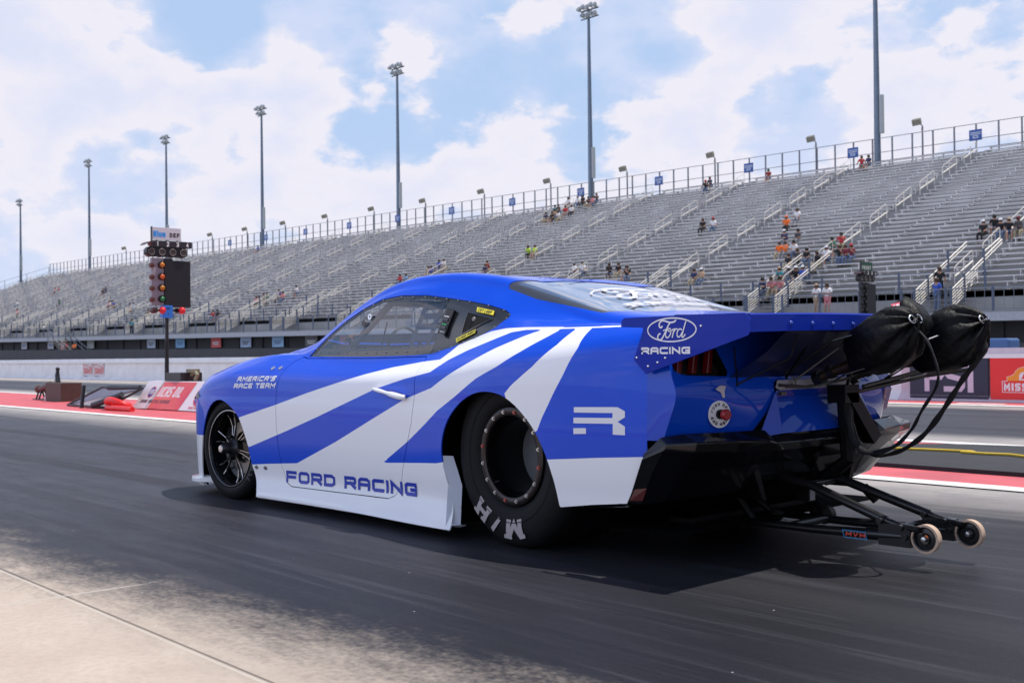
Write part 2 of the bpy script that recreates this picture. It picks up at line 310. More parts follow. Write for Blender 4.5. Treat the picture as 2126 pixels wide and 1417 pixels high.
# ================= ground =================
def ground_mat():
    m=bpy.data.materials.new('strip_surface'); m.use_nodes=True; n=m.node_tree.nodes; l=m.node_tree.links; b=n['Principled BSDF']
    t=n.new('ShaderNodeTexCoord'); sp=n.new('ShaderNodeSeparateXYZ'); l.new(t.outputs['Object'],sp.inputs[0])
    def M(op,a,b_=None,c=None,cl=False):
        q=n.new('ShaderNodeMath'); q.operation=op; q.use_clamp=cl
        for i,v in enumerate((a,b_,c)):
            if v is None: continue
            if isinstance(v,(int,float)): q.inputs[i].default_value=v
            else: l.new(v,q.inputs[i])
        return q.outputs[0]
    def NZ(sx,sy,scale,det=5,rough=.55,dist=0):
        mp=n.new('ShaderNodeMapping'); mp.inputs['Scale'].default_value=(sx,sy,1); l.new(t.outputs['Object'],mp.inputs[0])
        z=n.new('ShaderNodeTexNoise'); z.inputs['Scale'].default_value=scale; z.inputs['Detail'].default_value=det; z.inputs['Roughness'].default_value=rough; z.inputs['Distortion'].default_value=dist
        l.new(mp.outputs[0],z.inputs[0]); return z.outputs[0]
    def MR(v,a,b_,c=0,d=1,sm=True):
        q=n.new('ShaderNodeMapRange'); q.interpolation_type='SMOOTHSTEP' if sm else 'LINEAR'; l.new(v,q.inputs[0])
        for i,x in zip((1,2,3,4),(a,b_,c,d)): q.inputs[i].default_value=x
        return q.outputs[0]
    def MX(f,a,b_,mode='MIX'):
        q=n.new('ShaderNodeMix'); q.data_type='RGBA'; q.blend_type=mode
        if isinstance(f,(int,float)): q.inputs[0].default_value=f
        else: l.new(f,q.inputs[0])
        for i,v in ((6,a),(7,b_)):
            if isinstance(v,tuple): q.inputs[i].default_value=(*v,1)
            else: l.new(v,q.inputs[i])
        return q.outputs[2]
    s=sp.outputs[0]; d=M('MULTIPLY',sp.outputs[1],-1)
    big=NZ(.25,.6,1.2,4); med=NZ(1,1,3.0,8,.65); fine=NZ(1,1,38,6,.7); grain=NZ(1,1,230,3,.7)
    streak=NZ(.05,1,9,6,.6,.0); streak2=NZ(.03,1,34,3,.6); wob=NZ(.4,.4,1.3,6,.6); mott=NZ(.45,1,9,7,.72)
    # concrete apron
    conc=MX(MR(med,.3,.7),(.47,.38,.31),(.53,.44,.365)); conc=MX(MR(fine,.42,.62,0,.4),conc,(.38,.31,.26)); conc=MX(MR(grain,.55,.75,0,.5),conc,(.30,.25,.21))
    rub=MX(MR(streak,.38,.64),(.013,.0135,.019),(.030,.030,.038)); rub=MX(MR(streak2,.45,.68,0,.3),rub,(.05,.049,.055)); rub=MX(MR(big,.42,.65,0,.6),rub,(.050,.054,.078))
    patch=NZ(.45,1,5,9,.72); rub=MX(MR(patch,.48,.66,0,.35),rub,(.060,.062,.080)); rub=MX(MR(patch,.50,.36,0,.3),rub,(.012,.012,.016)); rub=MX(MR(fine,.5,.72,0,.45),rub,(.085,.085,.095)); rub=MX(MR(grain,.62,.78,0,.6),rub,(.15,.15,.16))
    lite=MX(MR(med,.35,.65),(.30,.275,.26),(.41,.37,.34)); lite=MX(MR(streak,.4,.6,0,.5),lite,(.20,.19,.19)); lite=MX(MR(mott,.5,.7,0,.4),lite,(.15,.145,.15))
    dd=M('ADD',d,M('MULTIPLY',M('SUBTRACT',wob,.5),.5))
    dd2=M('ADD',dd,M('MULTIPLY',M('SUBTRACT',mott,.5),.6))
    # edge of rubber widens away from the camera side
    e=M('SUBTRACT',dd2,M('MULTIPLY',M('MAXIMUM',M('SUBTRACT',4.2,s),-.5),.12))
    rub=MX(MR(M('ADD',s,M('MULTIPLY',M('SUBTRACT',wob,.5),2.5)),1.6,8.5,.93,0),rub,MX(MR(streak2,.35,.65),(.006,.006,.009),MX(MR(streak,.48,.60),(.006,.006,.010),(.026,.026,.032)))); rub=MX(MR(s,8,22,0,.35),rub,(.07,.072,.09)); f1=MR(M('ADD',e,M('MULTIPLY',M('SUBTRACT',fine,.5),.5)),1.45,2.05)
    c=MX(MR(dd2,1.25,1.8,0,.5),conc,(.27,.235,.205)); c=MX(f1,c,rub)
    f2=MR(M('ADD',dd,M('MULTIPLY',M('SUBTRACT',streak,.5),.9)),5.5,6.9); c=MX(f2,c,lite)
    # second lane beyond the island
    f3=MR(M('ADD',dd,M('MULTIPLY',M('SUBTRACT',streak,.5),.6)),10.6,11.5); c=MX(f3,c,rub)
    f4=MR(dd,15.9,16.6); c=MX(f4,c,lite)
    f5=MR(d,18.2,18.4,0,1,False); c=MX(f5,c,(.20,.195,.19))
    # dark tyre marks, two per lane
    def mark(c,d0,w,a):
        x=M('ABSOLUTE',M('SUBTRACT',M('ADD',d,M('MULTIPLY',M('SUBTRACT',wob,.5),.10)),d0)); g=MR(x,w*.55,w,1,0); g=M('MULTIPLY',g,MR(streak2,.2,.6,.35,1)); return MX(M('MULTIPLY',g,a),c,(.016,.016,.020))
    for d0,w,a in ((2.60,.10,.35),(3.48,.15,.8),(4.66,.15,.75),(5.75,.10,.4),(12.2,.3,.75),(14.4,.3,.75),(15.3,.14,.5)): c=mark(c,d0,w,a)
    # saw-cut joints: one along the apron, some across
    def line(c,v,w,col,a=.8): return MX(M('MULTIPLY',MR(M('ABSOLUTE',v),w*.5,w,1,0),a),c,col)
    c=line(c,M('SUBTRACT',d,1.53),.006,(.5,.46,.40),.75); c=line(c,M('SUBTRACT',d,1.546),.007,(.06,.05,.045),.7)
    sm=M('SUBTRACT',M('MODULO',M('ADD',s,61.0-4.32+3.05),6.1),3.05)
    near=MR(d,1.72,1.95,1,0); c=MX(M('MULTIPLY',M('MULTIPLY',MR(M('ABSOLUTE',sm),.004,.011,1,0),near),.8),c,(.46,.42,.38))
    # small light specks of grit
    vo=n.new('ShaderNodeTexVoronoi'); vo.inputs['Scale'].default_value=6; l.new(t.outputs['Object'],vo.inputs[0])
    c=MX(M('MULTIPLY',MR(vo.outputs['Distance'],.014,.032,1,0),.8),c,(.62,.60,.58))
    vo2=n.new('ShaderNodeTexVoronoi'); vo2.inputs['Scale'].default_value=26; l.new(t.outputs['Object'],vo2.inputs[0]); c=MX(M('MULTIPLY',MR(vo2.outputs['Distance'],.02,.06,1,0),MR(big,.45,.6,0,.5)),c,(.4,.39,.38))
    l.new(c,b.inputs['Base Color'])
    r=MR(big,.35,.65,.46,.62,False); l.new(M('ADD',r,M('MULTIPLY',M('SUBTRACT',1,f1),.2)),b.inputs['Roughness']); b.inputs['Specular IOR Level'].default_value=.30
    bp=n.new('ShaderNodeBump'); bp.inputs['Strength'].default_value=.6; bp.inputs['Distance'].default_value=.005
    l.new(M('ADD',M('MULTIPLY',mott,.6),M('ADD',fine,M('MULTIPLY',grain,.6))),bp.inputs['Height']); l.new(bp.outputs[0],b.inputs['Normal'])
    return m
g=MB(); g.add([(-1500,-1500,0),(1500,-1500,0),(1500,1500,0),(-1500,1500,0)],[(0,1,2,3)])
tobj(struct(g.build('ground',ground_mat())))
def sheet(name,s0,s1,d0,d1,z,m,n=1):
    b=MB(); k=n
    for i in range(k):
        a=s0+(s1-s0)*i/k; c=s0+(s1-s0)*(i+1)/k; b.add([(a,-d0,z),(c,-d0,z),(c,-d1,z),(a,-d1,z)],[(0,1,2,3)])
    return tobj(struct(b.build(name,m)))
white=mat('line_paint',(.74,.72,.70),.7,var=.22,vscale=5,bump=.2); redp=mat('red_paint',(.60,.10,.12),.6,var=.24,vscale=2.2,bump=.3,bscale=40)
sheet('red_island',-60,400,7.13,10.06,.004,redp)
sheet('lane_line',-60,400,6.94,7.15,.008,white); sheet('lane_line',-60,400,10.02,10.24,.008,white)
sheet('red_edge_strip',-60,15,17.35,18.3,.004,redp); sheet('lane_line',-60,15,16.95,17.28,.008,white); sheet('concrete_edging',15,400,17.3,18.3,.006,mat('edging_tan',(.50,.42,.36),.8,var=.2,vscale=2))
for i in range(16): sheet('painted_dash',14.5-i*2.1,15.3-i*2.1,17.5,17.72,.008,white)
# near-side pit wall (behind the camera)
b=MB(); b.prism([(-.28,0),(.28,0),(.16,.3),(.1,.95),(-.1,.95),(-.16,.3)],-60,120,'yz')
def wallmat():
    m=mat('white_barrier_concrete',(.78,.77,.80),.75,var=.12,vscale=2.5,bump=.15,bscale=20); return m
pw=MB(); pw.add([(x,p[0]+8.5,p[1]) for x in (-60,140) for p in ((.28,0),(.16,.3),(.1,.95),(-.1,.95),(-.16,.3),(-.28,0))],[(i,i+1,i+7,i+6) for i in range(5)])
tobj(tag(pw.build('pit_wall',wallmat()),'low white concrete barrier on the photographer side of the strip','wall'))
sheet('red_edge_strip',-60,140,-5.2,-3.6,.004,redp)
# ---- far barrier ----
fw_=thing('barrier_wall','long white concrete barrier running along the far edge of the far lane','wall',TW(0,18.5),TA)
b=MB(); pr=[(.26,0),(.20,.06),(.12,.16),(.10,.70),(.16,.74),(.16,.90),(-.16,.90),(-.16,.74),(-.10,.70),(-.12,.16),(-.26,0)]
for (a,c) in ((10.42,300),):
    b.add([(x,p[0],p[1]) for x in (a,c) for p in pr],[(i,i+1,i+12,i+11) for i in range(10)])
    b.f.append(tuple(range(11)))
b.build('barrier',wallmat(),fw_)
b=MB(); b.add([(x,p[0],p[1]) for x in (-40,10.42) for p in pr],[(i,i+1,i+12,i+11) for i in range(10)]); b.build('barrier',mat('pink_barrier_paint',(.62,.50,.56),.7,var=.1),fw_)
b=MB(); b.box((-40,.14,.73),(60,.23,.80)); b.box((9.0,-.1,.80),(9.6,.2,.94)); b.build('top_rail',mat('white_cap',(.78,.77,.78),.6),fw_)
YF=.215  # face plane of banners (local +y faces the camera)
def banner(name,lab,s0,s1,z0,z1,m,y=YF,group=None):
    t=thing(name,lab,'banner',TW(s0,18.5-y),TA,group)
    b=MB(); b.box((0,-.02,z0),(s1-s0,0,z1)); b.build('panel',m,t); return t
navy=mat('navy_vinyl',(.016,.018,.05),.45,var=.2,vscale=3); red=mat('red_vinyl',(.78,.02,.02),.4)
nb=banner('barrier_banner','dark navy banner with big pale blocky letters on the far barrier, beside the red one',8.80,10.20,.0,.735,navy)
pale=mat('pale_lilac_print',(.62,.52,.62),.6)
fm=lambda u,v,off:Vector((1.40-u,.002+off,v))   # text reads right to left in s
b1=[[(.32,.21),(.32,.62),(.56,.62),(.60,.57),(.60,.46),(.56,.41),(.36,.41)],[(.98,.57),(.93,.62),(.72,.62),(.68,.57),(.68,.48),(.72,.43),(.92,.38),(.96,.34),(.96,.26),(.92,.21),(.67,.21)],[(1.10,.205),(1.10,.64)]]
lettering('lettering',b1,[.09,.09,.10],fm,pale,nb)
b=MB(); b.add([fm(0,.09,.001),fm(1.40,.09,.001),fm(1.40,.105,.001),fm(0,.105,.001)],[(0,1,2,3)]); b.build('scuffed_line',mat('scuff',(.2,.2,.24),.7,var=.6,vscale=30),nb)
rb=banner('barrier_banner','bright red banner with an orange arched emblem and white lettering on the far barrier',5.9,8.76,.05,.735,red)
fm2=lambda u,v,off:Vector((2.86-u,.002+off,v))
orange=mat('orange_print',(.85,.30,.02),.5); whitep=mat('white_print',(.8,.76,.78),.5)
ox=.18
arch=[(ox+.10,.36),(ox+.10,.42),(ox+.17,.44),(ox+.22,.47),(ox+.245,.52),(ox+.30,.565),(ox+.38,.585),(ox+.46,.565),(ox+.515,.52),(ox+.54,.47),(ox+.59,.44),(ox+.66,.42),(ox+.66,.36)]
b=MB(); b.add([fm2(u,v,0.001) for u,v in arch],[tuple(range(len(arch)))]); b.build('emblem',orange,rb)
b=MB(); p=[(ox+.30,.37),(ox+.30,.45),(ox+.33,.49),(ox+.38,.505),(ox+.43,.49),(ox+.46,.45),(ox+.46,.37)]; b.add([fm2(u,v,0.003) for u,v in p],[tuple(range(len(p)))]); b.build('emblem_window',whitep,rb)
b=MB(); p=[(ox+.32,.39),(ox+.355,.42),(ox+.38,.485),(ox+.405,.42),(ox+.44,.39)]; b.add([fm2(u,v,0.005) for u,v in p],[tuple(range(len(p)))]); b.build('emblem_bell',red,rb)
st,w=strokes('MISSION',.125,.092,.022,.034)
lettering('lettering',[[(ox+.045+u,.195+v) for u,v in pl] for pl in st],.034,fm2,whitep,rb)
lettering('lettering_border',[[(ox+.02,.17),(ox+.02,.35),(ox+.10,.35)],[(ox+.02,.17),(ox+.76,.17),(ox+.76,.35),(ox+.66,.35)],arch],.01,fm2,whitep,rb)
# two small logo posters on the white barrier at left
for i,(s0,s1) in enumerate(((49.0,47.9),(47.75,46.65))):
    t=thing('barrier_poster','red and white race logo poster on the far white barrier, '+('left one of the pair' if i==0 else 'right one of the pair'),'poster',TW(s1,18.38),TA,'pair of logo posters')
    b=MB(); b.box((0,0,.06),(1.1,.012,.72)); b.build('sheet',mat('poster_white',(.60,.58,.62),.6),t)
    f=lambda u,v,off:Vector((1.1-u,.014+off,v))
    st,w=strokes('SUMMIT',.26,.13,.035,.05)
    lettering('lettering',[[(.12+u,.27+v) for u,v in pl] for pl in st],.055,f,mat('red_print',(.6,.03,.03),.5),t)
    lettering('flag_lines',[[(.05,.14),(.05,.70)],[(.08,.6),(.2,.66),(.9,.55),(1.05,.66)],[(1.02,.3),(1.05,.66)]],.03,f,mat('red_print',(.6,.03,.03),.5),t)
    st,w=strokes('RACING',.07,.05,.02,.02); lettering('small_lettering',[[(.14+u,.12+v) for u,v in pl] for pl in st],.02,f,mat('navy_print',(.05,.06,.2),.5),t)
# ---- black rubber mat and cord on the island ----
b=MB(); mp=[(3.6,7.75),(5.45,7.75),(5.75,9.0),(5.5,9.4),(4.9,9.75),(4.3,9.9),(-12,9.9),(-12,7.75)]
b.prism([(s,-d) for s,d in mp],.005,.035,'xy')
o=b.build('rubber_mat',mat('mat_rubber',(.022,.022,.027),.75,var=.5,vscale=3,bump=.4,bscale=50)); tobj(tag(o,'black rubber mat lying on the red painted island','mat'))
o.data.transform(Matrix.Translation((0,0,0)))
cordp=[(5.6,8.78),(4.97,8.86),(4.7,8.92),(4.46,8.96),(4.40,8.9),(4.5,8.86),(4.3,8.84),(4.1,8.88),(3.9,8.78),(3.6,8.9),(2.0,8.8),(-4,8.9)]
b=MB(); b.tube([(s,-d,.047) for s,d in cordp],.011,6); tobj(tag(b.build('power_cord',mat('yellow_cord',(.62,.42,.03),.5)),'yellow power cord snaking across the black rubber mat','cord'))
# =============== dark low wall between the strip and the stand ===============
dark=mat('dark_screen',(.055,.055,.065),.8,var=.25,vscale=.8)
b=MB()
for a,c in ((-10,44),(44,300)):
    z=lambda s:.93+.0080*s-.0
    b.add([(a,-30,0),(c,-30,0),(c,-30,z(c)),(a,-30,z(a)),(a,-30.12,0),(c,-30.12,0),(c,-30.12,z(c)),(a,-30.12,z(a))],[(0,1,2,3),(5,4,7,6),(3,2,6,7)])
tobj(tag(b.build('screen_fence',dark),'low dark grey screened fence between the far barrier and the grandstand','fence'))
# =============== grandstand ===============
TILT=.0084
GS=thing('grandstand','huge aluminium bleacher grandstand rising along the whole far side of the strip','grandstand',(CAMPOS.x,CAMPOS.y,0))
class SB(MB):
    def build(s,*a,**k):
        s.v=[(x,y,z+TILT*x) for x,y,z in s.v]; return super().build(*a,**k)
alu=mat('bleacher_aluminium',(.80,.79,.80),.5,metal=0,var=.3,vscale=.7); alu2=mat('tread_aluminium',(.30,.295,.30),.55,metal=0,var=.3,vscale=.5); galv=mat('galvanised_steel',(.20,.215,.25),.5,metal=.5,var=.2,vscale=3)
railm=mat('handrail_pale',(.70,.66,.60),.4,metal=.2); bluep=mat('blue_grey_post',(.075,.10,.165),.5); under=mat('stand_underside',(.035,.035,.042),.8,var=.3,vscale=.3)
S0,S1=2.0,238.0; NR=35; D0,Z0,DR,ZR=54.8,3.55,.78,.333
S_TOP=220.0
AIS=[25.8+10.2*k for k in range(-3+1,20)]; AIS=[36.7+10.2*k for k in range(-3,19)]
AISW=.62
def segs():
    out=[];a=S0
    for c in AIS:
        if c-AISW>a: out.append((a,c-AISW)); a=c+AISW
    out.append((a,S1)); return out
SEG=segs()
def rowend(i): return S1-(S1-S_TOP)*i/(NR-1)
for i in range(NR):
    d=D0+DR*i; z=Z0+ZR*i; b=SB(); e=rowend(i); t=SB()
    t.add([(S0,-d,z),(e,-d,z),(e,-d-DR,z),(S0,-d-DR,z),(S0,-d,z-ZR),(e,-d,z-ZR)],[(0,1,2,3),(4,5,1,0)])
    t.build('tread',alu2,GS,fix=False)
    for a,c in SEG:
        if a>e: break
        c=min(c,e); n=max(1,int((c-a)/1.8)); 
        b.box((a,-d-.62,z+.38),(c,-d-.32,z+.43)); b.box((a,-d-.78,z+.10),(c,-d-.74,z+.17))
        for k in range(n+1):
            x=a+.1+(c-a-.2)*k/n; b.box((x-.025,-d-.60,z),(x+.025,-d-.36,z+.38))
    b.build('bench_row',alu,GS,fix=False)
# front platform, beam, back wall, underside
b=SB(); b.box((S0-10,-D0+.0,1.98),(S1+60,-51.7,2.38)); pz=2.38
b.build('front_beam',mat('beam_paint',(.42,.43,.48),.6,var=.15),GS)
b=SB(); b.box((S0-10,-D0,pz+.002),(S1+60,-51.75,pz+.06)); b.box((S0-10,-D0-.05,pz+.06),(S1,-D0,Z0-.01)); b.build('walkway',alu2,GS)
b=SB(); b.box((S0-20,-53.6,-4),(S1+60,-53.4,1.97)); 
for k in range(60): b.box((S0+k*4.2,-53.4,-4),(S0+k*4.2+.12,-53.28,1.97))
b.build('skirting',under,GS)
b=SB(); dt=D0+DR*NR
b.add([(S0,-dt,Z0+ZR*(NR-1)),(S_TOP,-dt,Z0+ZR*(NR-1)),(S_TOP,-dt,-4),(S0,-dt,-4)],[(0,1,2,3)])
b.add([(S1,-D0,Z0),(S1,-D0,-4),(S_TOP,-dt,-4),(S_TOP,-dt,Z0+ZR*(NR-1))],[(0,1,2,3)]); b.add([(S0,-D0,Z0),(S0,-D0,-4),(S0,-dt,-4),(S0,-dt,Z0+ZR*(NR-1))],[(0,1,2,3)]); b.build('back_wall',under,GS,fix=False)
# aisle steps and handrails
nr=0; stuff=SB()
def loop(b,x,i0,k=2.7):
    d=D0+DR*i0; z=Z0+ZR*i0; d2=d+DR*k; z2=z+ZR*k; r=.032
    b.tube([(x,-d,z),(x,-d,z+.82),(x,-d-.12,z+.95),(x,-d2+.1,z2+.95),(x,-d2,z2+.86),(x,-d2,z2)],r*.85,5,False)
    b.tube([(x,-d,z+.40),(x,-d2,z2+.40)],r*1.45,5,False); b.tube([(x,-(d+d2)/2,(z+z2)/2),(x,-(d+d2)/2,(z+z2)/2+.95)],r,5,False)
cand=[]
for s in AIS:
    b=SB()
    for i in range(NR):
        d=D0+DR*i; z=Z0+ZR*i; b.box((s-AISW,-d-.39,z+.003),(s+AISW,-d-.78,z+.165))
    b.build('aisle_steps',alu2,GS)
    for j in range(8):
        i0=1.2+j*4.25
        if i0<32.5: cand.append((s,i0))
cand.sort(key=lambda c:c[0])
for k,(s,i0) in enumerate(cand):
    if k<100: b=SB(); loop(b,s,i0); b.build('aisle_handrail',railm,GS,fix=False)
    else: loop(stuff,s,i0)
o=stuff.build('aisle_handrails_far',railm,GS,fix=False); o['kind']='stuff'
# stair flights from the walkway up through the first rows
SP_=SB()
for k,s in enumerate(AIS):
    b=SB()
    for q in range(7): b.box((s-.9,-D0+1.35-q*.23,pz+.06+q*.2),(s+.9,-D0+1.12-q*.23,pz+.1+q*.2))
    b.build('stair_flight',alu2,GS)
    b=SB()
    for x in (s-.95,s+.95):
        y0,y1,z0,z1=-D0+1.5,-D0-4.4,pz+.2,Z0+1.9
        for q in range(7):
            f=0 if q<1 else .0
            b.tube([(x,y0,z0+.95-q*.15),(x,(y0+y1)/2 if q>1 else y1,(z0+z1)/2+.95-q*.15 if q>1 else z1+.95-q*.18)],.035,5,False)
    b.build('stair_rails',railm,GS,fix=False)
    for x in (s-.95,s+.95):
        for y,z in ((-D0+1.5,pz),(-D0+.05,pz+.7),(-D0-2.2,Z0+.9)):
            b=SP_ if k>=16 else SB()
            b.box((x-.05,y-.05,z),(x+.05,y+.05,z+1.35))
            if k<16: b.build('stair_post',bluep,GS)
o=SP_.build('stair_posts_far',bluep,GS); o['kind']='stuff'
# front guard rails: walkway edge and front row
def guard(name,d,z,h,s0,s1,step,m,mesh=True):
    g=thing(name,{'walkway_guardrail':'grey guardrail with blue grey posts along the front edge of the grandstand walkway','front_row_guardrail':'guardrail with blue grey posts in front of the first bleacher row'}[name],'railing',(CAMPOS.x,CAMPOS.y,0))
    b=SB(); b.box((s0,-d-.03,z+h-.05),(s1,-d+.03,z+h)); b.box((s0,-d-.02,z+h*.52),(s1,-d+.02,z+h*.52+.03)); b.box((s0,-d-.02,z+.08),(s1,-d+.02,z+.11)); b.build('rails',galv,g)
    n=int((s1-s0)/step)+1; st=SB()
    for i in range(n):
        x=s0+i*step; t=st if i>=100 else SB(); t.box((x-.045,-d-.04,z),(x+.045,-d+.04,z+h+.06))
        if i<100: t.build('post',bluep,g)
    if n>100: o=st.build('posts_far',bluep,g); o['kind']='stuff'
    if mesh:
        b=SB()
        k=int((s1-s0)/.45)
        for i in range(k): b.add([(s0+i*.45-.012,-d,z+.1),(s0+i*.45+.012,-d,z+.1),(s0+i*.45+.012,-d,z+h-.03),(s0+i*.45-.012,-d,z+h-.03)],[(0,1,2,3)])
        o=b.build('infill_wires',galv,g,fix=False); o['kind']='stuff'
    return g
guard('walkway_guardrail',51.78,pz+.06,1.12,16,S1,2.27,galv); guard('front_row_guardrail',D0+.06,Z0,1.02,20,S1,2.27,galv,False)
# top fence
TF=thing('top_fence','tall wire fence with thin grey posts along the top edge of the grandstand','fence',(CAMPOS.x,CAMPOS.y,0))
dF=83.4; zF=Z0+ZR*(NR-1); ztop=17.5
b=SB()
for z in (ztop-.04,zF+1.45,zF+.75): b.box((20,-dF-.025,z),(S_TOP,-dF+.025,z+.045))
b.build('fence_rails',galv,TF)
b=SB()
for k in range(9):
    y0=-dF+k*3.4; y1=y0+3.4
    f=lambda y:max(0,(-D0-y)/(dF-D0))
    xs_=lambda y:S1-(S1-S_TOP)*f(y)+.3
    zb=lambda y:Z0+ZR*(NR-1)*f(y)
    if y1>-D0: y1=-D0
    b.tube([(xs_(y0),y0,zb(y0)),(xs_(y0),y0,zb(y0)+2.1)],.05,5,False); b.tube([(xs_(y0),y0,zb(y0)+2.1),(xs_(y1),y1,zb(y1)+2.1)],.03,5,False); b.tube([(xs_(y0),y0,zb(y0)+1.1),(xs_(y1),y1,zb(y1)+1.1)],.025,5,False)
b.build('side_rails',galv,TF,fix=False)
st=SB(); n=0; x=31.0
while x<S_TOP+.5:
    t=SB() if n<100 else st; t.box((x-.05,-dF-.05,zF-.2),(x+.05,-dF+.05,ztop))
    if n<100: t.build('fence_post',galv,TF)
    x+=1.7; n+=1
if n>100: o=st.build('fence_posts_far',galv,TF); o['kind']='stuff'
# blue section signs on the fence
sgb=mat('sign_blue',(.03,.09,.33),.5); sgw=mat('sign_white',(.55,.6,.7),.5)
base=None; names=['first','second','third','fourth','fifth','sixth','seventh','eighth','ninth','tenth','eleventh','twelfth']
SGN=[37.8+10.2*k for k in range(0,12)]
for k,s in enumerate(SGN):
    lab='small blue section sign on the top fence, %s one counted from the right'%names[k]
    if base is None:
        base=thing('section_sign',lab,'sign',(CAMPOS.x+s,CAMPOS.y-dF+.12,16.2+TILT*s),0,'section signs along the top fence')
        b=MB(); b.box((-.48,-.02,0),(.48,.02,.82)); b.build('panel',sgb,base)
        f=lambda u,v,off:Vector((.48-u,.022+off,v)); lettering('sign_text',[[(.12,.6),(.84,.6)],[(.12,.47),(.84,.47)],[(.3,.2),(.3,.34),(.66,.34),(.66,.2),(.3,.2)]],.06,f,sgw,base)
    else: dup(base,(CAMPOS.x+s,CAMPOS.y-dF+.12,16.2+TILT*s),0,lab)
# small floodlights on short posts along the fence
base=None
LMP=[41.9,51.3,61.7,72.2,82.7,93.1,103.5,113.7,124,134.3,144.6,154.9,165,175,185]
nm=names+['thirteenth','fourteenth','fifteenth']
for k,s in enumerate(LMP):
    lab='small square floodlight on a post at the top fence, %s from right'%nm[k]
    loc=(CAMPOS.x+s,CAMPOS.y-dF+.3,zF+TILT*s)
    if base is None:
        base=thing('fence_floodlight',lab,'floodlight',loc,0,'floodlights along the top fence')
        b=MB(); b.tube([(0,0,0),(0,0,3.0)],.075,6); b.build('post',galv,base)
        b=MB(); b.tube([(0,0,2.9),(.05,0,3.12),(.25,.1,3.2)],.05,6,False); b.tube([(.05,.1,2.75),(-.1,.12,2.5),(0,.05,2.3)],.03,5,False); b.build('bracket',mat('weathered_grey',(.28,.28,.27),.6),base)
        mm=Matrix.Translation((.32,.25,3.32))@Matrix.Rotation(rad(-25),4,'X')@Matrix.Rotation(rad(15),4,'Z'); b=MB(); b.box((-.32,-.2,-.2),(.32,.28,.26),mm); b.build('lamp_head',mat('lamp_housing',(.22,.21,.18),.6,var=.3),base,bevel=.03)
    else: dup(base,loc,0,lab)
# tall light masts
base=None
MST=[45.98,77.5,109.4,141.2,170.9,201.5,235.8]; od=['nearest','second nearest','third nearest','fourth nearest','fifth nearest','sixth nearest','farthest']
mast=mat('mast_steel',(.155,.20,.27),.45,metal=.4,var=.15,vscale=1)
for k,s in enumerate(MST):
    top=35.0 if k<6 else 31.2; H=top-13.0
    lab=od[k]+' tall steel floodlight mast behind the grandstand'+(', its lamps above the frame' if k==0 else '')
    loc=(CAMPOS.x+s,CAMPOS.y-83.6,13.0+TILT*s)
    if base is None or k==6:
        t=thing('light_mast',lab,'light mast',loc,0,'tall light masts behind the grandstand')
        b=MB(); b.tube([(0,0,-12),(0,0,1.9),(0,0,H)],[.32,.28,.14],12); b.build('mast_pole',mast,t,smooth=40)
        b=MB(); b.tube([(0,0,1.9),(0,0,2.0)],.62,12); b.build('flange',mast,t)
        b=MB(); b.box((-.56,-.15,H*.20+.5),(-.26,.15,H*.20+3.6)); b.build('control_cabinet',mat('cabinet_grey',(.33,.36,.38),.5),t,bevel=.03)
        b=MB(); b.box((-1.35,-.05,H-.1),(1.05,.05,H+.04)); b.box((-1.35,-.05,H-.9),(1.05,.05,H-.78)); b.build('crossarm',mast,t)
        for zz_,xs_ in ((H+.12,(-1.2,-.65,-.1,.45,.95)),(H-.72,(-1.2,-.65,-.1,.45))):
            for j,x in enumerate(xs_):
                mm=Matrix.Translation((x,.35,zz_+(.12 if j%2 else 0)))@Matrix.Rotation(rad(35),4,'X'); b=MB(); b.lathe([(.04,-.2),(.15,-.15),(.26,.05),(.29,.2),(0,.22)],(0,0,0),'y',10); b.v=[tuple(mm@Vector(v)) for v in b.v]; b.tube([(x,0,zz_-.1),(x,.3,zz_)],.05,5); b.build('floodlight',mat('lamp_alu',(.42,.45,.47),.4,metal=.5),t,smooth=50)
        if base is None: base=t
    else: dup(base,loc,0,lab)
# placards on the skirting under the stand
PL=[(130.6+9.5,'white',(.42,.43,.5)),(119.6+8.5,'pale grey green',(.40,.44,.46)),(112.5,'pale blue white',(.35,.42,.55)),(106.0,'bright blue',(.16,.36,.60)),(104.8-6.2,'red',(.55,.07,.08)),(93.0,'pale blue pink',(.32,.42,.62)),(87.4,'sky blue',(.25,.43,.66)),(82,'dark grey',(.10,.11,.13)),(76.8,'red and white',(.5,.12,.12)),(149,'plain white',(.40,.41,.47)),(136.0,'red flag',(.45,.10,.12))]
for k,(s,cn,c) in enumerate(PL):
    s=s*1.0
    t=thing('sponsor_placard','%s placard hung on the dark skirting under the grandstand'%cn,'placard',(CAMPOS.x+s,CAMPOS.y-53.2,1.05+TILT*s),0,'placards on the stand skirting')
    b=MB(); b.box((-.95,-.03,0),(.95,.03,.92)); b.build('board',mat('placard_'+cn.replace(' ','_'),c,.6,col2=tuple(min(x*1.15+.03,1) for x in c),vscale=2),t)
    f=lambda u,v,off:Vector((.95-u,.032+off,v)); lettering('placard_print',[[(.35,.5),(1.5,.5)],[(.45,.32),(1.35,.32)]],.11,f,mat('placard_ink'+str(k%3),[(.10,.16,.35),(.6,.6,.65),(.08,.08,.1)][k%3 if cn!='red' else 1],.6),t)
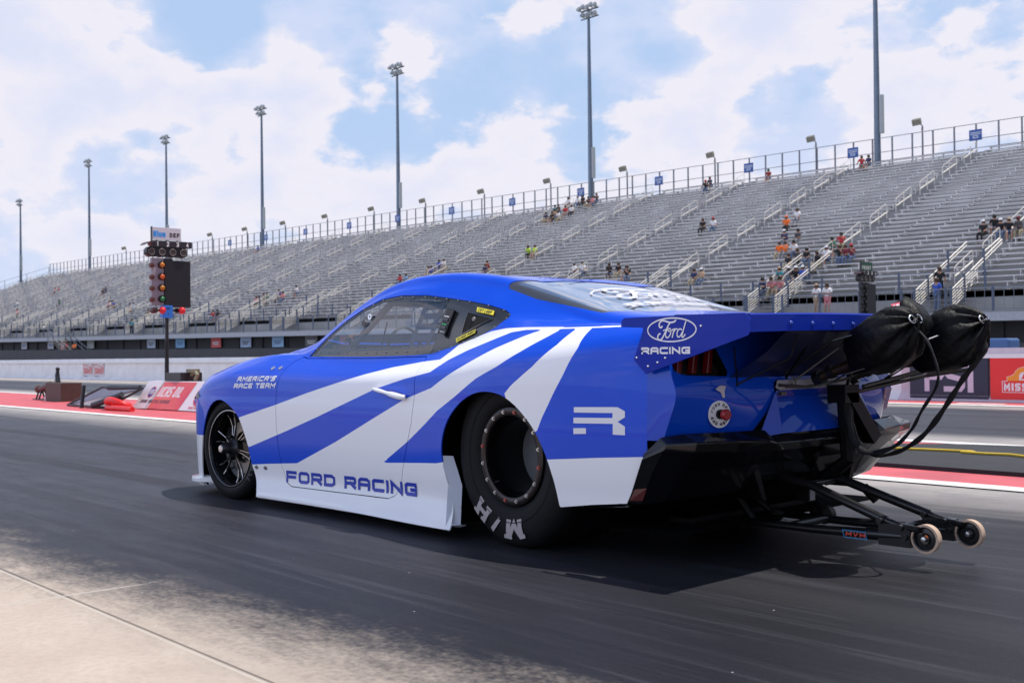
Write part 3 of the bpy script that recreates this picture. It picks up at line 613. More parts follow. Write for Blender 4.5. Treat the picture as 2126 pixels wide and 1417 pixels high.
# access stair under the stand, left
t=thing('access_stair','pale access stair with handrails leading from the grandstand walkway to the ground','stair',(CAMPOS.x+131,CAMPOS.y-50.6,0))
b=MB()
for q in range(10):
    zz_=1.0+.12+q*.245; x=-5.5+q*.62; b.box((x,-1.1,zz_-.06),(x+.62,.9,zz_))
b.build('steps',mat('stair_tan',(.42,.40,.34),.7),t)
b=MB(); b.box((-2.2,-.7,-1),(3,.75,2.0)); b.build('stair_side',mat('stair_tan',(.42,.40,.34),.7),t)
b=MB()
for y in (-1.05,.95):
    b.tube([(-5.9,y,2.1),(1,y,4.45),(2.6,y,4.45)],.05,5,False); b.tube([(-5.9,y,1.6),(1,y,3.95)],.05,5,False)
    for q in range(5): x=-5.8+q*1.6; z=1.05+q*.55; b.tube([(x,y,z-.4),(x,y,z+1.1)],.05,5,False)
b.build('stair_handrail',galv,t,fix=False)
t=tag(MB().box((10.15,-22.5,0),(10.62,-22,1.09)).build('blue_drum',mat('drum_blue',(.05,.12,.30),.5),bevel=.05),'blue box standing behind the far barrier at the right edge','box'); tobj(t)

# ================= the race car =================
def psd(P,poly):
    """signed distance to polygon, + inside. P (n,2)"""
    poly=np.array(poly); n=len(poly); dmin=np.full(len(P),1e9); ins=np.zeros(len(P),bool)
    for i in range(n):
        a=poly[i]; b=poly[(i+1)%n]; ab=b-a; L2=max((ab**2).sum(),1e-12)
        t=np.clip(((P-a)@ab)/L2,0,1); d=np.sqrt(((P-a-t[:,None]*ab)**2).sum(1)); dmin=np.minimum(dmin,d)
        c=((a[1]>P[:,1])!=(b[1]>P[:,1])); 
        with np.errstate(divide='ignore',invalid='ignore'): xi=(b[0]-a[0])*(P[:,1]-a[1])/(b[1]-a[1])+a[0]
        ins^=c&(P[:,0]<xi)
    return np.where(ins,dmin,-dmin)
class GM:
    """polygon soup with per-vertex attributes, clippable by scalar fields"""
    def __init__(s,V,Fs,A=None): s.V=V; s.F=Fs; s.A=A or {}
    def clip(s,f):
        f=np.where(np.abs(f)<1e-6,1e-6,f); pos=f>0; F4=[];V=[];cache={};newV=[];newA={k:[] for k in s.A}; base=len(s.V)
        def cut(i,j):
            k=(i,j) if i<j else (j,i)
            if k not in cache:
                a,b=k; t=f[a]/(f[a]-f[b]); cache[k]=base+len(newV); newV.append(s.V[a]*(1-t)+s.V[b]*t)
                for q in s.A: newA[q].append(s.A[q][a]*(1-t)+s.A[q][b]*t)
            return cache[k]
        for fc in s.F:
            c=[pos[i] for i in fc]
            if all(c): F4.append(fc); continue
            if not any(c): continue
            o=[]; n=len(fc)
            for k in range(n):
                i,j=fc[k],fc[(k+1)%n]
                if pos[i]: o.append(i)
                if pos[i]!=pos[j]: o.append(cut(i,j))
            if len(o)>=3: F4.append(tuple(o))
        V=np.vstack([s.V,np.array(newV)]) if newV else s.V
        A={k:np.concatenate([s.A[k],np.array(newA[k])]) if newV else s.A[k] for k in s.A}
        used=np.zeros(len(V),bool)
        for fc in F4: used[list(fc)]=True
        m=np.cumsum(used)-1
        return GM(V[used],[tuple(int(m[i]) for i in fc) for fc in F4],{k:A[k][used] for k in A})
    def mirror(s): V=s.V.copy(); V[:,1]*=-1; return GM(V,[tuple(reversed(f)) for f in s.F],dict(s.A))
    def join(s,o): n=len(s.V); return GM(np.vstack([s.V,o.V]),s.F+[tuple(i+n for i in f) for f in o.F],{k:np.concatenate([s.A[k],o.A[k]]) for k in s.A})
    def inset(s,d): return s
    def build(s,name,m,parent,solid=0,weld=False,smooth=38):
        me=bpy.data.meshes.new(name); me.from_pydata([tuple(v) for v in s.V],[],s.F); me.update()
        for k,a in s.A.items():
            at=me.attributes.new(k,'FLOAT','POINT'); at.data.foreach_set('value',a.astype(np.float32))
        if weld:
            b=bmesh.new(); b.from_mesh(me); bmesh.ops.remove_doubles(b,verts=b.verts,dist=.0004 if weld is True else weld); b.to_mesh(me); b.free()
        return link(name,me,m,parent,smooth,0,solid)
XS=np.concatenate([np.arange(-.70,3.42,.012),[3.42]]); NV=120
SG=surf(XS,NV)
PV=np.zeros((len(XS),NV,3)); PV[...,0]=XS[:,None]; PV[...,1:]=SG
VV=PV.reshape(-1,3)
FQ=[(i*NV+j,i*NV+j+1,(i+1)*NV+j+1,(i+1)*NV+j) for i in range(len(XS)-1) for j in range(NV-1)]
NORM=np.cross(np.gradient(PV,axis=0),np.gradient(PV,axis=1)); NORM/=np.linalg.norm(NORM,axis=2,keepdims=True)+1e-9
if NORM[150,30,1]<0: NORM=-NORM
_q=FQ[150*(NV-1)+30]; _n=np.cross(VV[_q[1]]-VV[_q[0]],VV[_q[2]]-VV[_q[0]])
if _n[1]<0: FQ=[tuple(reversed(f)) for f in FQ]
def sidept(x,z,off=0.,sgn=1):
    """point on the side surface at side-view position (x,z)"""
    i=min(max((x-XS[0])/.012,0),len(XS)-2.001); i0=int(i); t=i-i0
    row=PV[i0]*(1-t)+PV[i0+1]*t; nr=NORM[i0]*(1-t)+NORM[i0+1]*t
    j=int(np.searchsorted(row[:100,2],z)); j=min(max(j,1),99); a,b=row[j-1],row[j]; u=(z-a[2])/max(b[2]-a[2],1e-6); u=min(max(u,-.5),1.5)
    p=a*(1-u)+b*u; n=nr[j-1]*(1-u)+nr[j]*u; p=p+n*off; return Vector((p[0],p[1]*sgn,p[2]))
WINDOW=[(1.970,0.890),(1.924,0.935),(1.848,1.002),(1.713,1.088),(1.564,1.159),(1.398,1.207),(1.231,1.221),(1.010,1.212),(0.826,1.189),(0.632,1.163),(0.476,1.137),(0.353,1.108),(0.299,1.085),(0.297,1.066),(0.343,1.023),(0.467,0.975),(0.648,0.930),(0.822,0.895),(0.955,0.891),(1.318,0.886)]
DOOR=[(2.022,0.890),(2.071,0.865),(2.097,0.820),(2.102,0.742),(2.112,0.652),(2.108,0.494),(2.095,0.361),(2.070,0.250),(2.028,0.158),(1.969,0.137),(1.512,0.140),(1.039,0.146),(0.988,0.165),(0.929,0.235),(0.861,0.425),(0.813,0.552),(0.788,0.698),(0.813,0.851),(0.836,0.884),(.955,.882),(1.318,.877),(1.97,.880)]
FARCH=[(3.06,-.1),(3.068,0.111),(3.042,0.287),(3.000,0.413),(2.921,0.539),(2.831,0.610),(2.739,0.631),(2.651,0.614),(2.552,0.563),(2.492,0.505),(2.420,0.369),(2.385,0.230),(2.350,0.163),(2.300,0.058),(2.30,-.1)]
RARCH=[(.43,-.1),(0.441,0.081),(0.537,0.341),(0.557,0.414),(0.544,0.497),(0.492,0.584),(0.406,0.659),(0.297,0.707),(0.196,0.722),(0.089,0.710),(0.003,0.669),(-0.092,0.596),(-0.148,0.529),(-0.199,0.436),(-0.235,0.334),(-0.264,0.224),(-.432,.247),(-.592,.263),(-.72,.27),(-.72,-.1)]
def smooth_poly(P,a,c):
    # corner-cut the run a..c of a polygon
    for _ in range(2):
        Q=P[:a]+[P[a]]
        for i in range(a,c):
            p,q=P[i],P[i+1]; Q+=[(p[0]*.75+q[0]*.25,p[1]*.75+q[1]*.25),(p[0]*.25+q[0]*.75,p[1]*.25+q[1]*.75)]
        Q+=[P[c]]+P[c+1:]; c=a+(c-a)*2+1; P=Q
    return P
RARCH=smooth_poly(RARCH,2,14); FARCH=smooth_poly(FARCH,2,11)
TAILCUT=[(-.597,.26),(-.700,.466),(-.75,.466),(-.75,.2),(-.6,.2)]
BACKG=[(.43,0),(.425,.25),(.405,.41),(.40,.53),(.44,.585),(.415,.607),(.22,.62),(-.024,.632),(-.243,.636),(-.315,.58),(-.36,.45),(-.42,.23),(-.435,0)]
BACKG=BACKG+[(x,-y) for x,y in BACKG[-2::-1]]
WSH=[(1.50,0),(1.485,.30),(1.45,.52),(1.60,.565),(1.80,.60),(1.98,.625),(2.08,.60),(2.16,.4),(2.20,0)]; WSH=WSH+[(x,-y) for x,y in WSH[-2::-1]]
WHITES=[
 [(2.507,0.522),(2.130,0.605),(1.836,0.674),(1.526,0.740),(1.283,0.792),(1.078,0.829),(0.826,0.858),(0.677,0.868),(0.599,0.939),(0.476,0.975),(0.367,1.003),(0.254,1.015),(0.120,1.016),(-0.223,1.009),(-.60,1.008),(-.60,1.001),(-.25,1.001),(0.09,1.003),(0.191,0.994),(0.306,0.959),(0.468,0.912),(0.586,0.866),(0.684,0.806),(0.895,0.771),(1.143,0.717),(1.403,0.638),(1.679,0.553),(1.976,0.467),(2.411,0.344)],  # white stripe; its thin rear tail is a highlight painted along the shoulder
 [(-0.042,1.003),(0.048,0.978),(0.219,0.917),(0.410,0.834),(0.524,0.784),(0.641,0.728),(0.877,0.668),(1.187,0.548),(1.515,0.417),(1.908,0.276),(1.921,0.236),(1.089,0.291),(1.084,0.330),(0.849,0.454),(0.693,0.548),(0.583,0.619),(0.425,0.695),(0.264,0.779),(0.124,0.834),(-0.009,0.905),(-0.112,0.966),(-0.164,1.003)],
 [(-0.256,1.003),(-0.217,0.930),(-0.108,0.832),(0.019,0.747),(0.062,0.709),(0.0,.6),(-0.143,0.544),(-0.173,0.608),(-0.229,0.703),(-0.289,0.796),(-0.348,0.911),(-0.342,1.003)],
 [(2.42,.237),(2.2,.255),(1.907,.276),(1.5,.303),(1.084,.330),(.711,.353),(.604,.359),(.50,.375),(.3,.40),(-.205,.428),(-.464,.448),(-.75,.465),(-.75,0),(2.42,0)],
 [(3.5,.375),(2.9,.393),(2.9,0),(3.5,0)]]
PX=VV[:,[0,2]]; PYX=VV[:,[0,1]]
liv=np.full(len(VV),-1.); 
for w in WHITES: liv=np.maximum(liv,psd(PX,w))
liv=np.where(VV[:,1]>.74,liv,np.minimum(liv,-.002))
liv=np.clip(liv,-.05,.05)
side=VV[:,2]; isside=(VV[:,1]>.40)
jj=np.tile(np.arange(NV),len(XS))
sdW=np.where((VV[:,1]>.45)&(jj<86),psd(PX,WINDOW),-.2); sdD=np.where(jj<80,psd(PX,DOOR),-.2)
sdF=np.where(VV[:,2]<.70,psd(PX,FARCH),-.2); sdR=psd(PX,RARCH); sdT=psd(PX,TAILCUT); sdB=np.where(jj>78,psd(PYX,BACKG),-.2); sdS=np.where(jj>78,psd(PYX,WSH),-.2)
HOOD=[(3.12,0),(3.10,.35),(3.0,.56),(2.6,.60),(2.36,.60),(2.33,.5),(2.36,0)]; HOOD=HOOD+[(x,-y) for x,y in HOOD[-2::-1]]
sdH=np.where(jj>70,psd(PYX,HOOD),-.2)
gm=GM(VV,FQ,dict(livery=liv,W=sdW,D=sdD,Fa=sdF,Ra=sdR,T=sdT,B=sdB,S=sdS,H=sdH))
def paint_mat():
    m=bpy.data.materials.new('livery_wrap'); m.use_nodes=True; n=m.node_tree.nodes; l=m.node_tree.links; b=n['Principled BSDF']
    a=n.new('ShaderNodeAttribute'); a.attribute_name='livery'; g=n.new('ShaderNodeMath'); g.operation='GREATER_THAN'; g.inputs[1].default_value=0; l.new(a.outputs['Fac'],g.inputs[0])
    t=n.new('ShaderNodeTexCoord'); z=n.new('ShaderNodeTexNoise'); z.inputs['Scale'].default_value=3; z.inputs['Detail'].default_value=3; l.new(t.outputs['Object'],z.inputs[0])
    mb=n.new('ShaderNodeMix'); mb.data_type='RGBA'; l.new(z.outputs[0],mb.inputs[0]); mb.inputs[6].default_value=(.002,.062,.58,1); mb.inputs[7].default_value=(.003,.078,.68,1)
    mx=n.new('ShaderNodeMix'); mx.data_type='RGBA'; l.new(g.outputs[0],mx.inputs[0]); l.new(mb.outputs[2],mx.inputs[6]); mx.inputs[7].default_value=(.88,.87,.90,1); l.new(mx.outputs[2],b.inputs['Base Color'])
    b.inputs['Specular IOR Level'].default_value=.08; b.inputs['Roughness'].default_value=.4; b.inputs['Coat Weight'].default_value=.58; b.inputs['Coat Roughness'].default_value=.03; b.inputs['Coat IOR'].default_value=1.47
    z2=n.new('ShaderNodeTexNoise'); z2.inputs['Scale'].default_value=5.5; z2.inputs['Detail'].default_value=2; l.new(t.outputs['Object'],z2.inputs[0])
    bp=n.new('ShaderNodeBump'); bp.inputs['Strength'].default_value=.03; bp.inputs['Distance'].default_value=.02; l.new(z2.outputs[0],bp.inputs['Height']); l.new(bp.outputs[0],b.inputs['Coat Normal'])
    return m
PAINT=paint_mat(); BLUE=mat('blue_wrap',(.0025,.058,.50),.4,coat=.7,spec=.06); WHITE=mat('white_wrap',(.88,.87,.90),.35,coat=.8)
BLACKG=mat('gloss_black_plastic',(.0035,.0035,.005),.3,coat=.45,spec=.12); BLACKM=mat('matt_black',(.003,.003,.004),.5,var=.3,vscale=6,spec=.2); CHROME=mat('bright_metal',(.75,.75,.78),.18,metal=1)
INNER=mat('dark_inner_panel',(.003,.003,.004),.9,spec=.05)
CAR=thing('race_car','blue and white striped drag racing coupe with black parachute packs at its tail','race car',(0,0,0))
def panel(name,g,m,solid=.006,both=True,parent=None,label=None):
    p=parent or CAR; r=[g.build(name,m,p,solid)]
    if both: r.append(g.mirror().build(name,m,p,solid))
    return r
GAP=.0022
shell=gm.clip(-gm.A['W']+.0)
for k,gp in (('D',GAP),('Fa',0),('Ra',0),('T',0),('B',0),('S',0),('H',GAP)): shell=shell.clip(-(shell.A[k]+gp))
shell=shell.join(shell.mirror()); shell.build('body_shell',PAINT,CAR,.007,weld=.0014)
door=gm.clip(gm.A['D']-GAP); door=door.clip(-door.A['W']+0.); doors=panel('door',door,PAINT)
hood=gm.clip(gm.A['H']-GAP); hood=hood.join(hood.mirror()); hood.build('hood',PAINT,CAR,.006,weld=True)
# side glass, black quarter panel
Bline=lambda g:(g.V[:,0]-(.816+(.823-.816)*(1.186-g.V[:,2])/.288))
win=gm.clip(gm.A['W']-.002)
sg=win.clip(Bline(win)-.003); qp=win.clip(-(Bline(win)+.003))
def offs(g,d):
    # push along -y a little so the pane sits inside its opening
    V=g.V.copy(); V[:,1]-=d; V[:,2]-=d*.4; return GM(V,g.F,g.A)
GLS=glass('side_polycarbonate',(.90,.92,.95),.07)
BORD=mat('glass_border_black',(.010,.011,.016),.15,coat=.6)
pane=offs(sg,.006).clip(offs(sg,.006).A['W']-.014)
lowband=lambda g:(g.V[:,2]-.935)
clear=pane.clip(lowband(pane)); band=pane.clip(-lowband(pane))
for s_ in (1,-1):
    G=(lambda g:g) if s_>0 else (lambda g:g.mirror())
    w=G(clear).build('side_window',GLS,CAR,0); G(band).build('sill_band',BORD,w,.004)
    fr=offs(sg,.004); fr=fr.clip(.016-fr.A['W']); G(fr).build('window_frame',BORD,w,.006)
    q=G(offs(qp,.003)).build('quarter_panel',mat('carbon_black',(.016,.017,.022),.28,coat=.5,bump=.05,bscale=90),CAR,.005)
    if s_>0: QP=q; SW=w
    # rivets round the window
    b=MB(); P=np.array(WINDOW); 
    pts=[]
    for i in range(len(P)):
        a,c=P[i],P[(i+1)%len(P)]; n=max(1,int(np.hypot(*(c-a))/.085)); pts+= [a+(c-a)*k/n for k in range(n)]
    cen=np.array([1.1,1.0])
    for p in pts:
        d=cen-p; d=d/np.hypot(*d); pp=p+d*.010 if p[1]>.90 else p+np.array([0,.022])
        v=sidept(pp[0],pp[1],-.000,s_)
        if s_>0: b=MB(); b.lathe([(0,.004),(.0035,.003),(.005,0)],v,'y',6); b.build('rivet',mat('rivet_dark',(.25,.25,.27),.35,metal=.8),w)
# details on the black quarter panel (near side)
def sidequad(poly,off,name,m,parent,step=.03):
    b=MB(); P=[Vector(p) for p in poly]
    n=6
    for i in range(n):
        for j in range(n):
            f=lambda u,v:P[0].lerp(P[1],u).lerp(P[3].lerp(P[2],u),v)
            q=[f((i+a)/n,(j+c)/n) for a,c in ((0,0),(1,0),(1,1),(0,1))]; b.add([sidept(x,y,off) for x,y in q],[(0,1,2,3)])
    return b.build(name,m,parent,fix=False)
YEL=mat('yellow_decal',(.80,.68,.05),.5); INK=mat('black_print',(.02,.02,.02),.5)
d1=sidequad([(.558,1.128),(.418,1.103),(.408,1.081),(.546,1.104)],.004,'cut_loop_decal',YEL,QP)
def fq(o,ux,vx):
    return lambda u,v,off:sidept(o[0]+ux[0]*u+vx[0]*v,o[1]+ux[1]*u+vx[1]*v,.005+off)
st,w=strokes('CUT LOOP',.013,.010,.0045,.0028); lettering('decal_text',st,.003,fq((.538,1.107),(-1,-.18),(-.3,1)),INK,d1,step=.02)
d2=sidequad([(.640,.972),(.498,1.016),(.491,.997),(.626,.951)],.004,'flood_port_decal',YEL,QP)
st,w=strokes('FLOOD PORT',.012,.0095,.0040,.0026); lettering('decal_text',st,.003,fq((.624,.958),(-1,.32),(-.1,1)),INK,d2,step=.02)
TRI=[(.616,1.108),(.404,1.064),(.608,.990)]
b=MB(); b.add([sidept(*p,.0015) for p in [TRI[0],((TRI[0][0]+TRI[1][0])/2,(TRI[0][1]+TRI[1][1])/2),TRI[1],((TRI[1][0]+TRI[2][0])/2,(TRI[1][1]+TRI[2][1])/2),TRI[2]]],[(0,1,2,3,4)]); b.build('port_recess',mat('void_black',(.003,.003,.003),.9),QP,fix=False)
lettering('port_lip',[TRI+[TRI[0]]],.008,lambda u,v,off:sidept(u,v,.002+off),BORD,QP,step=.04)
b=MB(); v=sidept(.545,1.068,.0); b.lathe([(0,.006),(.010,.006),(.012,.0)],v,'y',12); b.build('port_knob',mat('knob_grey',(.2,.2,.2),.5),QP)
# switch box with small lit tags
SWP=[(.776,1.128),(.712,1.114),(.728,.985),(.792,.998)]
b=MB(); 
lo=[sidept(*p,.001) for p in SWP]; hi=[sidept(*p,.016) for p in SWP]; b.add(lo+hi,[(4,5,6,7),(0,1,5,4),(1,2,6,5),(2,3,7,6),(3,0,4,7)]); sb=b.build('switch_box',BLACKG,QP,bevel=.003)
for z,c in ((1.085,(.6,.6,.6)),(1.045,(.02,.35,.12)),(1.008,(.4,.4,.4))):
    lettering('switch_mark',[[(.772,z),(.762,z-.004)],[(.757,z-.002),(.748,z-.005)],[(.742,z-.006),(.735,z-.007)]],.006,lambda u,v,off:sidept(u,v,.0172+off),mat('mark%s'%z,c,.5),sb)
    b=MB(); b.add([sidept(*p,.0168) for p in ((.77,z-.008),(.735,z-.016),(.738,z-.028),(.774,z-.02))],[(0,1,2,3)]); b.build('switch',mat('switch_dark',(.05,.05,.055),.3),sb,fix=False)
# window parachute-like latch on the glass
LZ=(1.40,1.105)
b=MB(); v=sidept(1.452,1.108,.002); b.lathe([(.006,.003),(.010,.006),(.016,.006),(.018,0)],v,'y',16); b.build('glass_grommet',CHROME,SW)
b=MB(); v=sidept(1.493,1.072,.002); b.lathe([(0,.004),(.020,.004),(.021,0)],v,'y',16); b.build('round_sticker',mat('sticker_dark',(.05,.05,.06),.4),SW)
# rear window and windscreen
RG=glass('rear_polycarbonate',(.45,.5,.6),.74)
bgm=gm.clip(gm.A['B']-.002); bgm=bgm.join(bgm.mirror()); V=bgm.V.copy(); V[:,2]-=.003; bgm=GM(V,bgm.F,bgm.A)
inn=bgm.clip(bgm.A['B']-.035); rw=inn.build('rear_window',RG,CAR,0,weld=True); rim_=bgm.clip(.035-bgm.A['B']); rim_.build('rear_window_border',mat('border_grey',(.05,.055,.07),.25,coat=.6),rw,.003,weld=True)
wg=gm.clip(gm.A['S']-.002); wg=wg.join(wg.mirror()); wg.build('windscreen',GLS,CAR,0,weld=True)
def toppt(x,y,off=0.):
    i=min(max((x-XS[0])/.012,0),len(XS)-2.001); i0=int(i); t=i-i0; row=PV[i0]*(1-t)+PV[i0+1]*t; nr=NORM[i0]*(1-t)+NORM[i0+1]*t
    ay=abs(y); js=np.arange(70,NV); yy=row[js,1]; k=int(np.searchsorted(-yy,-ay)); k=min(max(k,1),len(js)-1); a,b=row[js[k-1]],row[js[k]]; u=min(max((ay-a[1])/min(b[1]-a[1],-1e-6),0),1); p=a*(1-u)+b*u; n=nr[js[k-1]]*(1-u)+nr[js[k]]*u; p=p+n*off
    return Vector((p[0],math.copysign(p[1],y),p[2]))
ftop=lambda u,v,off:toppt(u,v,.0035+off)
el_=[(.03+ .125*math.sin(2*math.pi*i/48),-.0+.40*math.cos(2*math.pi*i/48)) for i in range(49)]
PRW=mat('printed_white',(.80,.78,.82),.5)
PRG=mat('faint_print',(.62,.62,.68),.5)
lettering('rear_window_oval',[el_],.012,ftop,PRG,rw,step=.05)
sc=[([(.03+(v-.25)*.42,.32-(u)*.66) for u,v in pl]) for pl,_ in SCRIPT]; lettering('rear_window_script',sc,[t*.6 for _,t in SCRIPT],ftop,PRG,rw,step=.03,d0=.0004,sq=False)
st,w=strokes('RACING',.085,.115,.022,.026); lettering('rear_window_lettering',[[(-.235+v,.405-u) for u,v in pl] for pl in st],.022,ftop,PRG,rw,step=.04,d0=.0004)
# inner liner: keeps gaps and wheel wells dark
V=VV-NORM.reshape(-1,3)*.035; V[:,1]=np.maximum(V[:,1],0)
lin=GM(V,FQ,dict(gm.A)); lin=lin.clip(-(lin.A['W']-.0)+.02)
for k in ('Fa','Ra','T','B','S'): lin=lin.clip(-(lin.A[k])-(.004 if k in('Fa','Ra') else 0))
lin=lin.clip(.96-lin.V[:,2]); lin.join(lin.mirror()).build('inner_liner',INNER,CAR,0,weld=True)
# wheel wells (boxes open towards the outside) and floor
b=MB()
for s_ in (1,-1):
    for (x0,x1,yi) in ((-.34,.62,.42),(2.25,3.02,.55)):
        y=s_*yi; yo=s_*(.885 if yi<.5 else .86); zt_=.80 if yi<.5 else .68; b.add([(x0,y,.12),(x1,y,.12),(x1,y,zt_),(x0,y,zt_),(x0,yo,.12),(x1,yo,.12),(x1,yo,zt_),(x0,yo,zt_)],[(0,1,2,3),(3,2,6,7),(0,3,7,4),(1,2,6,5)])
b.add([(-.8,-.84,.14),(3.1,-.84,.12),(3.1,.84,.12),(-.8,.84,.14)],[(0,1,2,3)])
b.build('underfloor',INNER,CAR)
b=MB()
for s_ in (1,-1):
    y=s_*.87; y2=s_*.50
    b=MB(); b.add([(.60,y,.05),(.60,y2,.05),(.56,y2,.45),(.56,y,.45)],[(0,1,2,3)]); b.build('arch_bulkhead',INNER,CAR)
# decorated side: return face of skirt at rear arch, splitter lip
for s_ in (1,-1):
    b=MB(); e=[(.441,.081),(.475,.07),(.51,.26),(.537,.341),(.557,.40)]; P0=[Vector((x,.972-.05*(z-.08)/.32*.5,z)) for x,z in e]
    P0=[sidept(x,z,.0,1) for x,z in e]; dp=[.045,.045,.042,.037,.028]
    P1=[p+Vector((-k,-.055-.0*k,-.004)) for p,k in zip(P0,dp)]
    b.add([(p.x,p.y*s_,p.z) for p in P0]+[(p.x,p.y*s_,p.z) for p in P1],[(i,i+1,i+6,i+5) for i in range(4)])
    b.build('skirt_return',mat('skirt_return_white',(.62,.64,.72),.35,coat=.4),CAR,smooth=80,solid=.004)
    b=MB(); pts=[(3.06,.93),(3.16,.925),(3.30,.85),(3.42,.66),(3.46,.4),(3.47,0)]
    b.add([(x,y*s_,.085) for x,y in pts]+[(x-.10,(y-.06)*s_,.085) for x,y in pts]+[(x,y*s_,.105) for x,y in pts]+[(x-.10,(y-.06)*s_,.125) for x,y in pts],[f for i in range(5) for f in ((i,i+1,i+7,i+6),(i+12,i+13,i+19,i+18),(i,i+1,i+13,i+12))]+[(0,6,18,12)])
    b.build('front_splitter',WHITE,CAR,smooth=60)
    b=MB(); z=.10
    P0=[sidept(x,.085,.0,s_) for x in np.linspace(2.29,.45,24)]; b.add([tuple(p) for p in P0]+[(p.x,p.y+.012*s_,.062) for p in P0]+[(p.x,p.y+.008*s_,.050) for p in P0],[f for i in range(23) for f in ((i,i+1,i+25,i+24),(i+24,i+25,i+49,i+48))]); b.build('side_skirt_lip',WHITE,CAR,smooth=60,solid=.004)
# front closing cap + headlight
b=MB(); row=PV[-1]; n=NV; b.add([tuple(p) for p in row]+[(3.46,p[1]*.55,p[2]) for p in row]+[(3.48,0,p[2]) for p in row],[f for i in range(n-1) for f in ((i,i+1,n+i+1,n+i),(n+i,n+i+1,2*n+i+1,2*n+i))])
b.add([(x,-y,z) for x,y,z in b.v[:3*n]],[f for i in range(n-1) for f in ((i,i+1,n+i+1,n+i),(n+i,n+i+1,2*n+i+1,2*n+i))]); b.build('front_bumper',BLUE,CAR,smooth=60)
for s_ in (1,-1):
    b=MB(); hp=[(3.06,.640),(3.12,.668),(3.22,.672),(3.26,.645),(3.16,.615)]; b.add([sidept(x,z,.004,s_) for x,z in hp],[tuple(range(5))]); b.build('headlight',BLACKG,CAR,fix=False)
# ---- rear fascia ----
def ysz(z):
    r=PV[0]; j=np.searchsorted(r[:90,2],z); j=min(max(j,1),89); a,c=r[j-1],r[j]; t=(z-a[2])/max(c[2]-a[2],1e-6); return a[1]*(1-t)+c[1]*t
zcr=tab('.44:-.745 .50:-.76 .56:-.785 .62:-.81 .72:-.84 .80:-.815 .90:-.79 1.0:-.78')
def fasc_row(z,n=40):
    A=(-.70,ysz(z)); xc=float(crv(*zcr,z)); C=(xc,min(.868,A[1]-.012)); 
    xm=float(crv(*tab('.44:-.93 .55:-.95 .75:-.96 .85:-.93 .95:-.91 1.02:-.91'),z))
    pts=[A,C,(xm+.055,.60),(xm+.015,.33),(xm,0)]; out=[]
    for k in range(6): t=k/6; out.append((A[0]+(C[0]-A[0])*t,A[1]+(C[1]-A[1])*t))
    ys_=np.linspace(C[1],0,n-6)
    X=crv([0,.33,.60,C[1]],[pts[4][0],pts[3][0],pts[2][0],pts[1][0]],ys_)
    out+=[(x,y) for x,y in zip(X,ys_)]
    return out
zs=np.arange(.53,1.004,.012); R_=np.array([[ (x,y,z) for x,y in fasc_row(z)] for z in zs]); nz_,nu_=R_.shape[:2]
fg=GM(R_.reshape(-1,3),[(i*nu_+j,i*nu_+j+1,(i+1)*nu_+j+1,(i+1)*nu_+j) for i in range(nz_-1) for j in range(nu_-1)],{})
TL=[(.845,.812),(.80,.795),(.60,.787),(.585,.80),(.62,.905),(.845,.905)]
RC=[(.60,.53),(.345,.688),(.345,.735),(.375,.762),(-.1,.762),(-.1,.53)]   # central stepped recess (half)
f2=fg.clip(-psd(fg.V[:,1:],TL)); f2=f2.clip(-psd(f2.V[:,1:],[(.47,.545),(.32,.688),(.335,.715),(.33,.765),(-.1,.765),(-.1,.50),(.40,.50)]))
f2=f2.join(f2.mirror()); f2.A['livery']=np.full(len(f2.V),-.05); f2.build('rear_fascia',BLUE,CAR,.004,weld=True,smooth=30)
def fx(y,z): 
    r=fasc_row(z,60); ys_=[p[1] for p in r]; k=int(np.argmin([abs(p-abs(y)) for p in ys_])); return r[k][0]
for s_ in (1,-1):
    b=MB(); b.add([(fx(y,z)+.05,y*s_,z) for y,z in TL],[tuple(range(len(TL)))]); tl=b.build('tail_lamp',mat('lamp_recess',(.006,.004,.006),.4),CAR)
    b=MB()
    for i,(p,q) in enumerate(zip(TL,TL[1:]+TL[:1])): b.add([(fx(*p),p[0]*s_,p[1]),(fx(*q),q[0]*s_,q[1]),(fx(*q)+.05,q[0]*s_,q[1]),(fx(*p)+.05,p[0]*s_,p[1])],[(0,1,2,3)])
    b.build('lamp_surround',BLACKM,tl)
    for yc in (.80,.725,.655):
        b=MB(); pl=[(yc+.018,.80),(yc-.012,.80),(yc-.030,.90),(yc+.0,.90)]; b.prism([(y*s_,z) for y,z in pl],fx(yc,.84)+.015,fx(yc,.84)+.045,'yz'); b.build('lamp_bar',mat('lamp_red',(.13,.006,.006),.25,coat=.7),tl,bevel=.004)
# recess panels: white shelf and angled lower facets
XR=-.90
b=MB(); p=[(.345,.735),(.33,.765),(-.33,.765),(-.345,.735),(-.30,.722),(.30,.722)]; b.add([(-.962,y,z) for y,z in p[:4]]+[(-.955,y,z) for y,z in p[4:]],[tuple(range(6))]); b.build('rear_white_strip',mat('rear_white',(.42,.41,.44),.5),CAR)
b=MB(); 
top=[(-.958,.335,.722),(-.958,-.335,.722)]; mid=[(-.915,.30,.69),(-.915,-.30,.69)]; low=[(-.985,.43,.545),(-.985,-.43,.545)]; bot=[(-1.0,.36,.52),(-1.0,-.36,.52)]
b.add([top[0],top[1],mid[1],mid[0]],[(0,1,2,3)]); b.add([mid[0],mid[1],(-.985,-.33,.54),(-.985,.33,.54)],[(0,1,2,3)])
for s_ in (1,-1): b.add([(-.958,.335*s_,.722),(-.915,.30*s_,.69),(-.985,.33*s_,.54),(-.965,.475*s_,.53)],[(0,1,2,3)])
b.build('rear_recess',BLUE,CAR,fix=True)
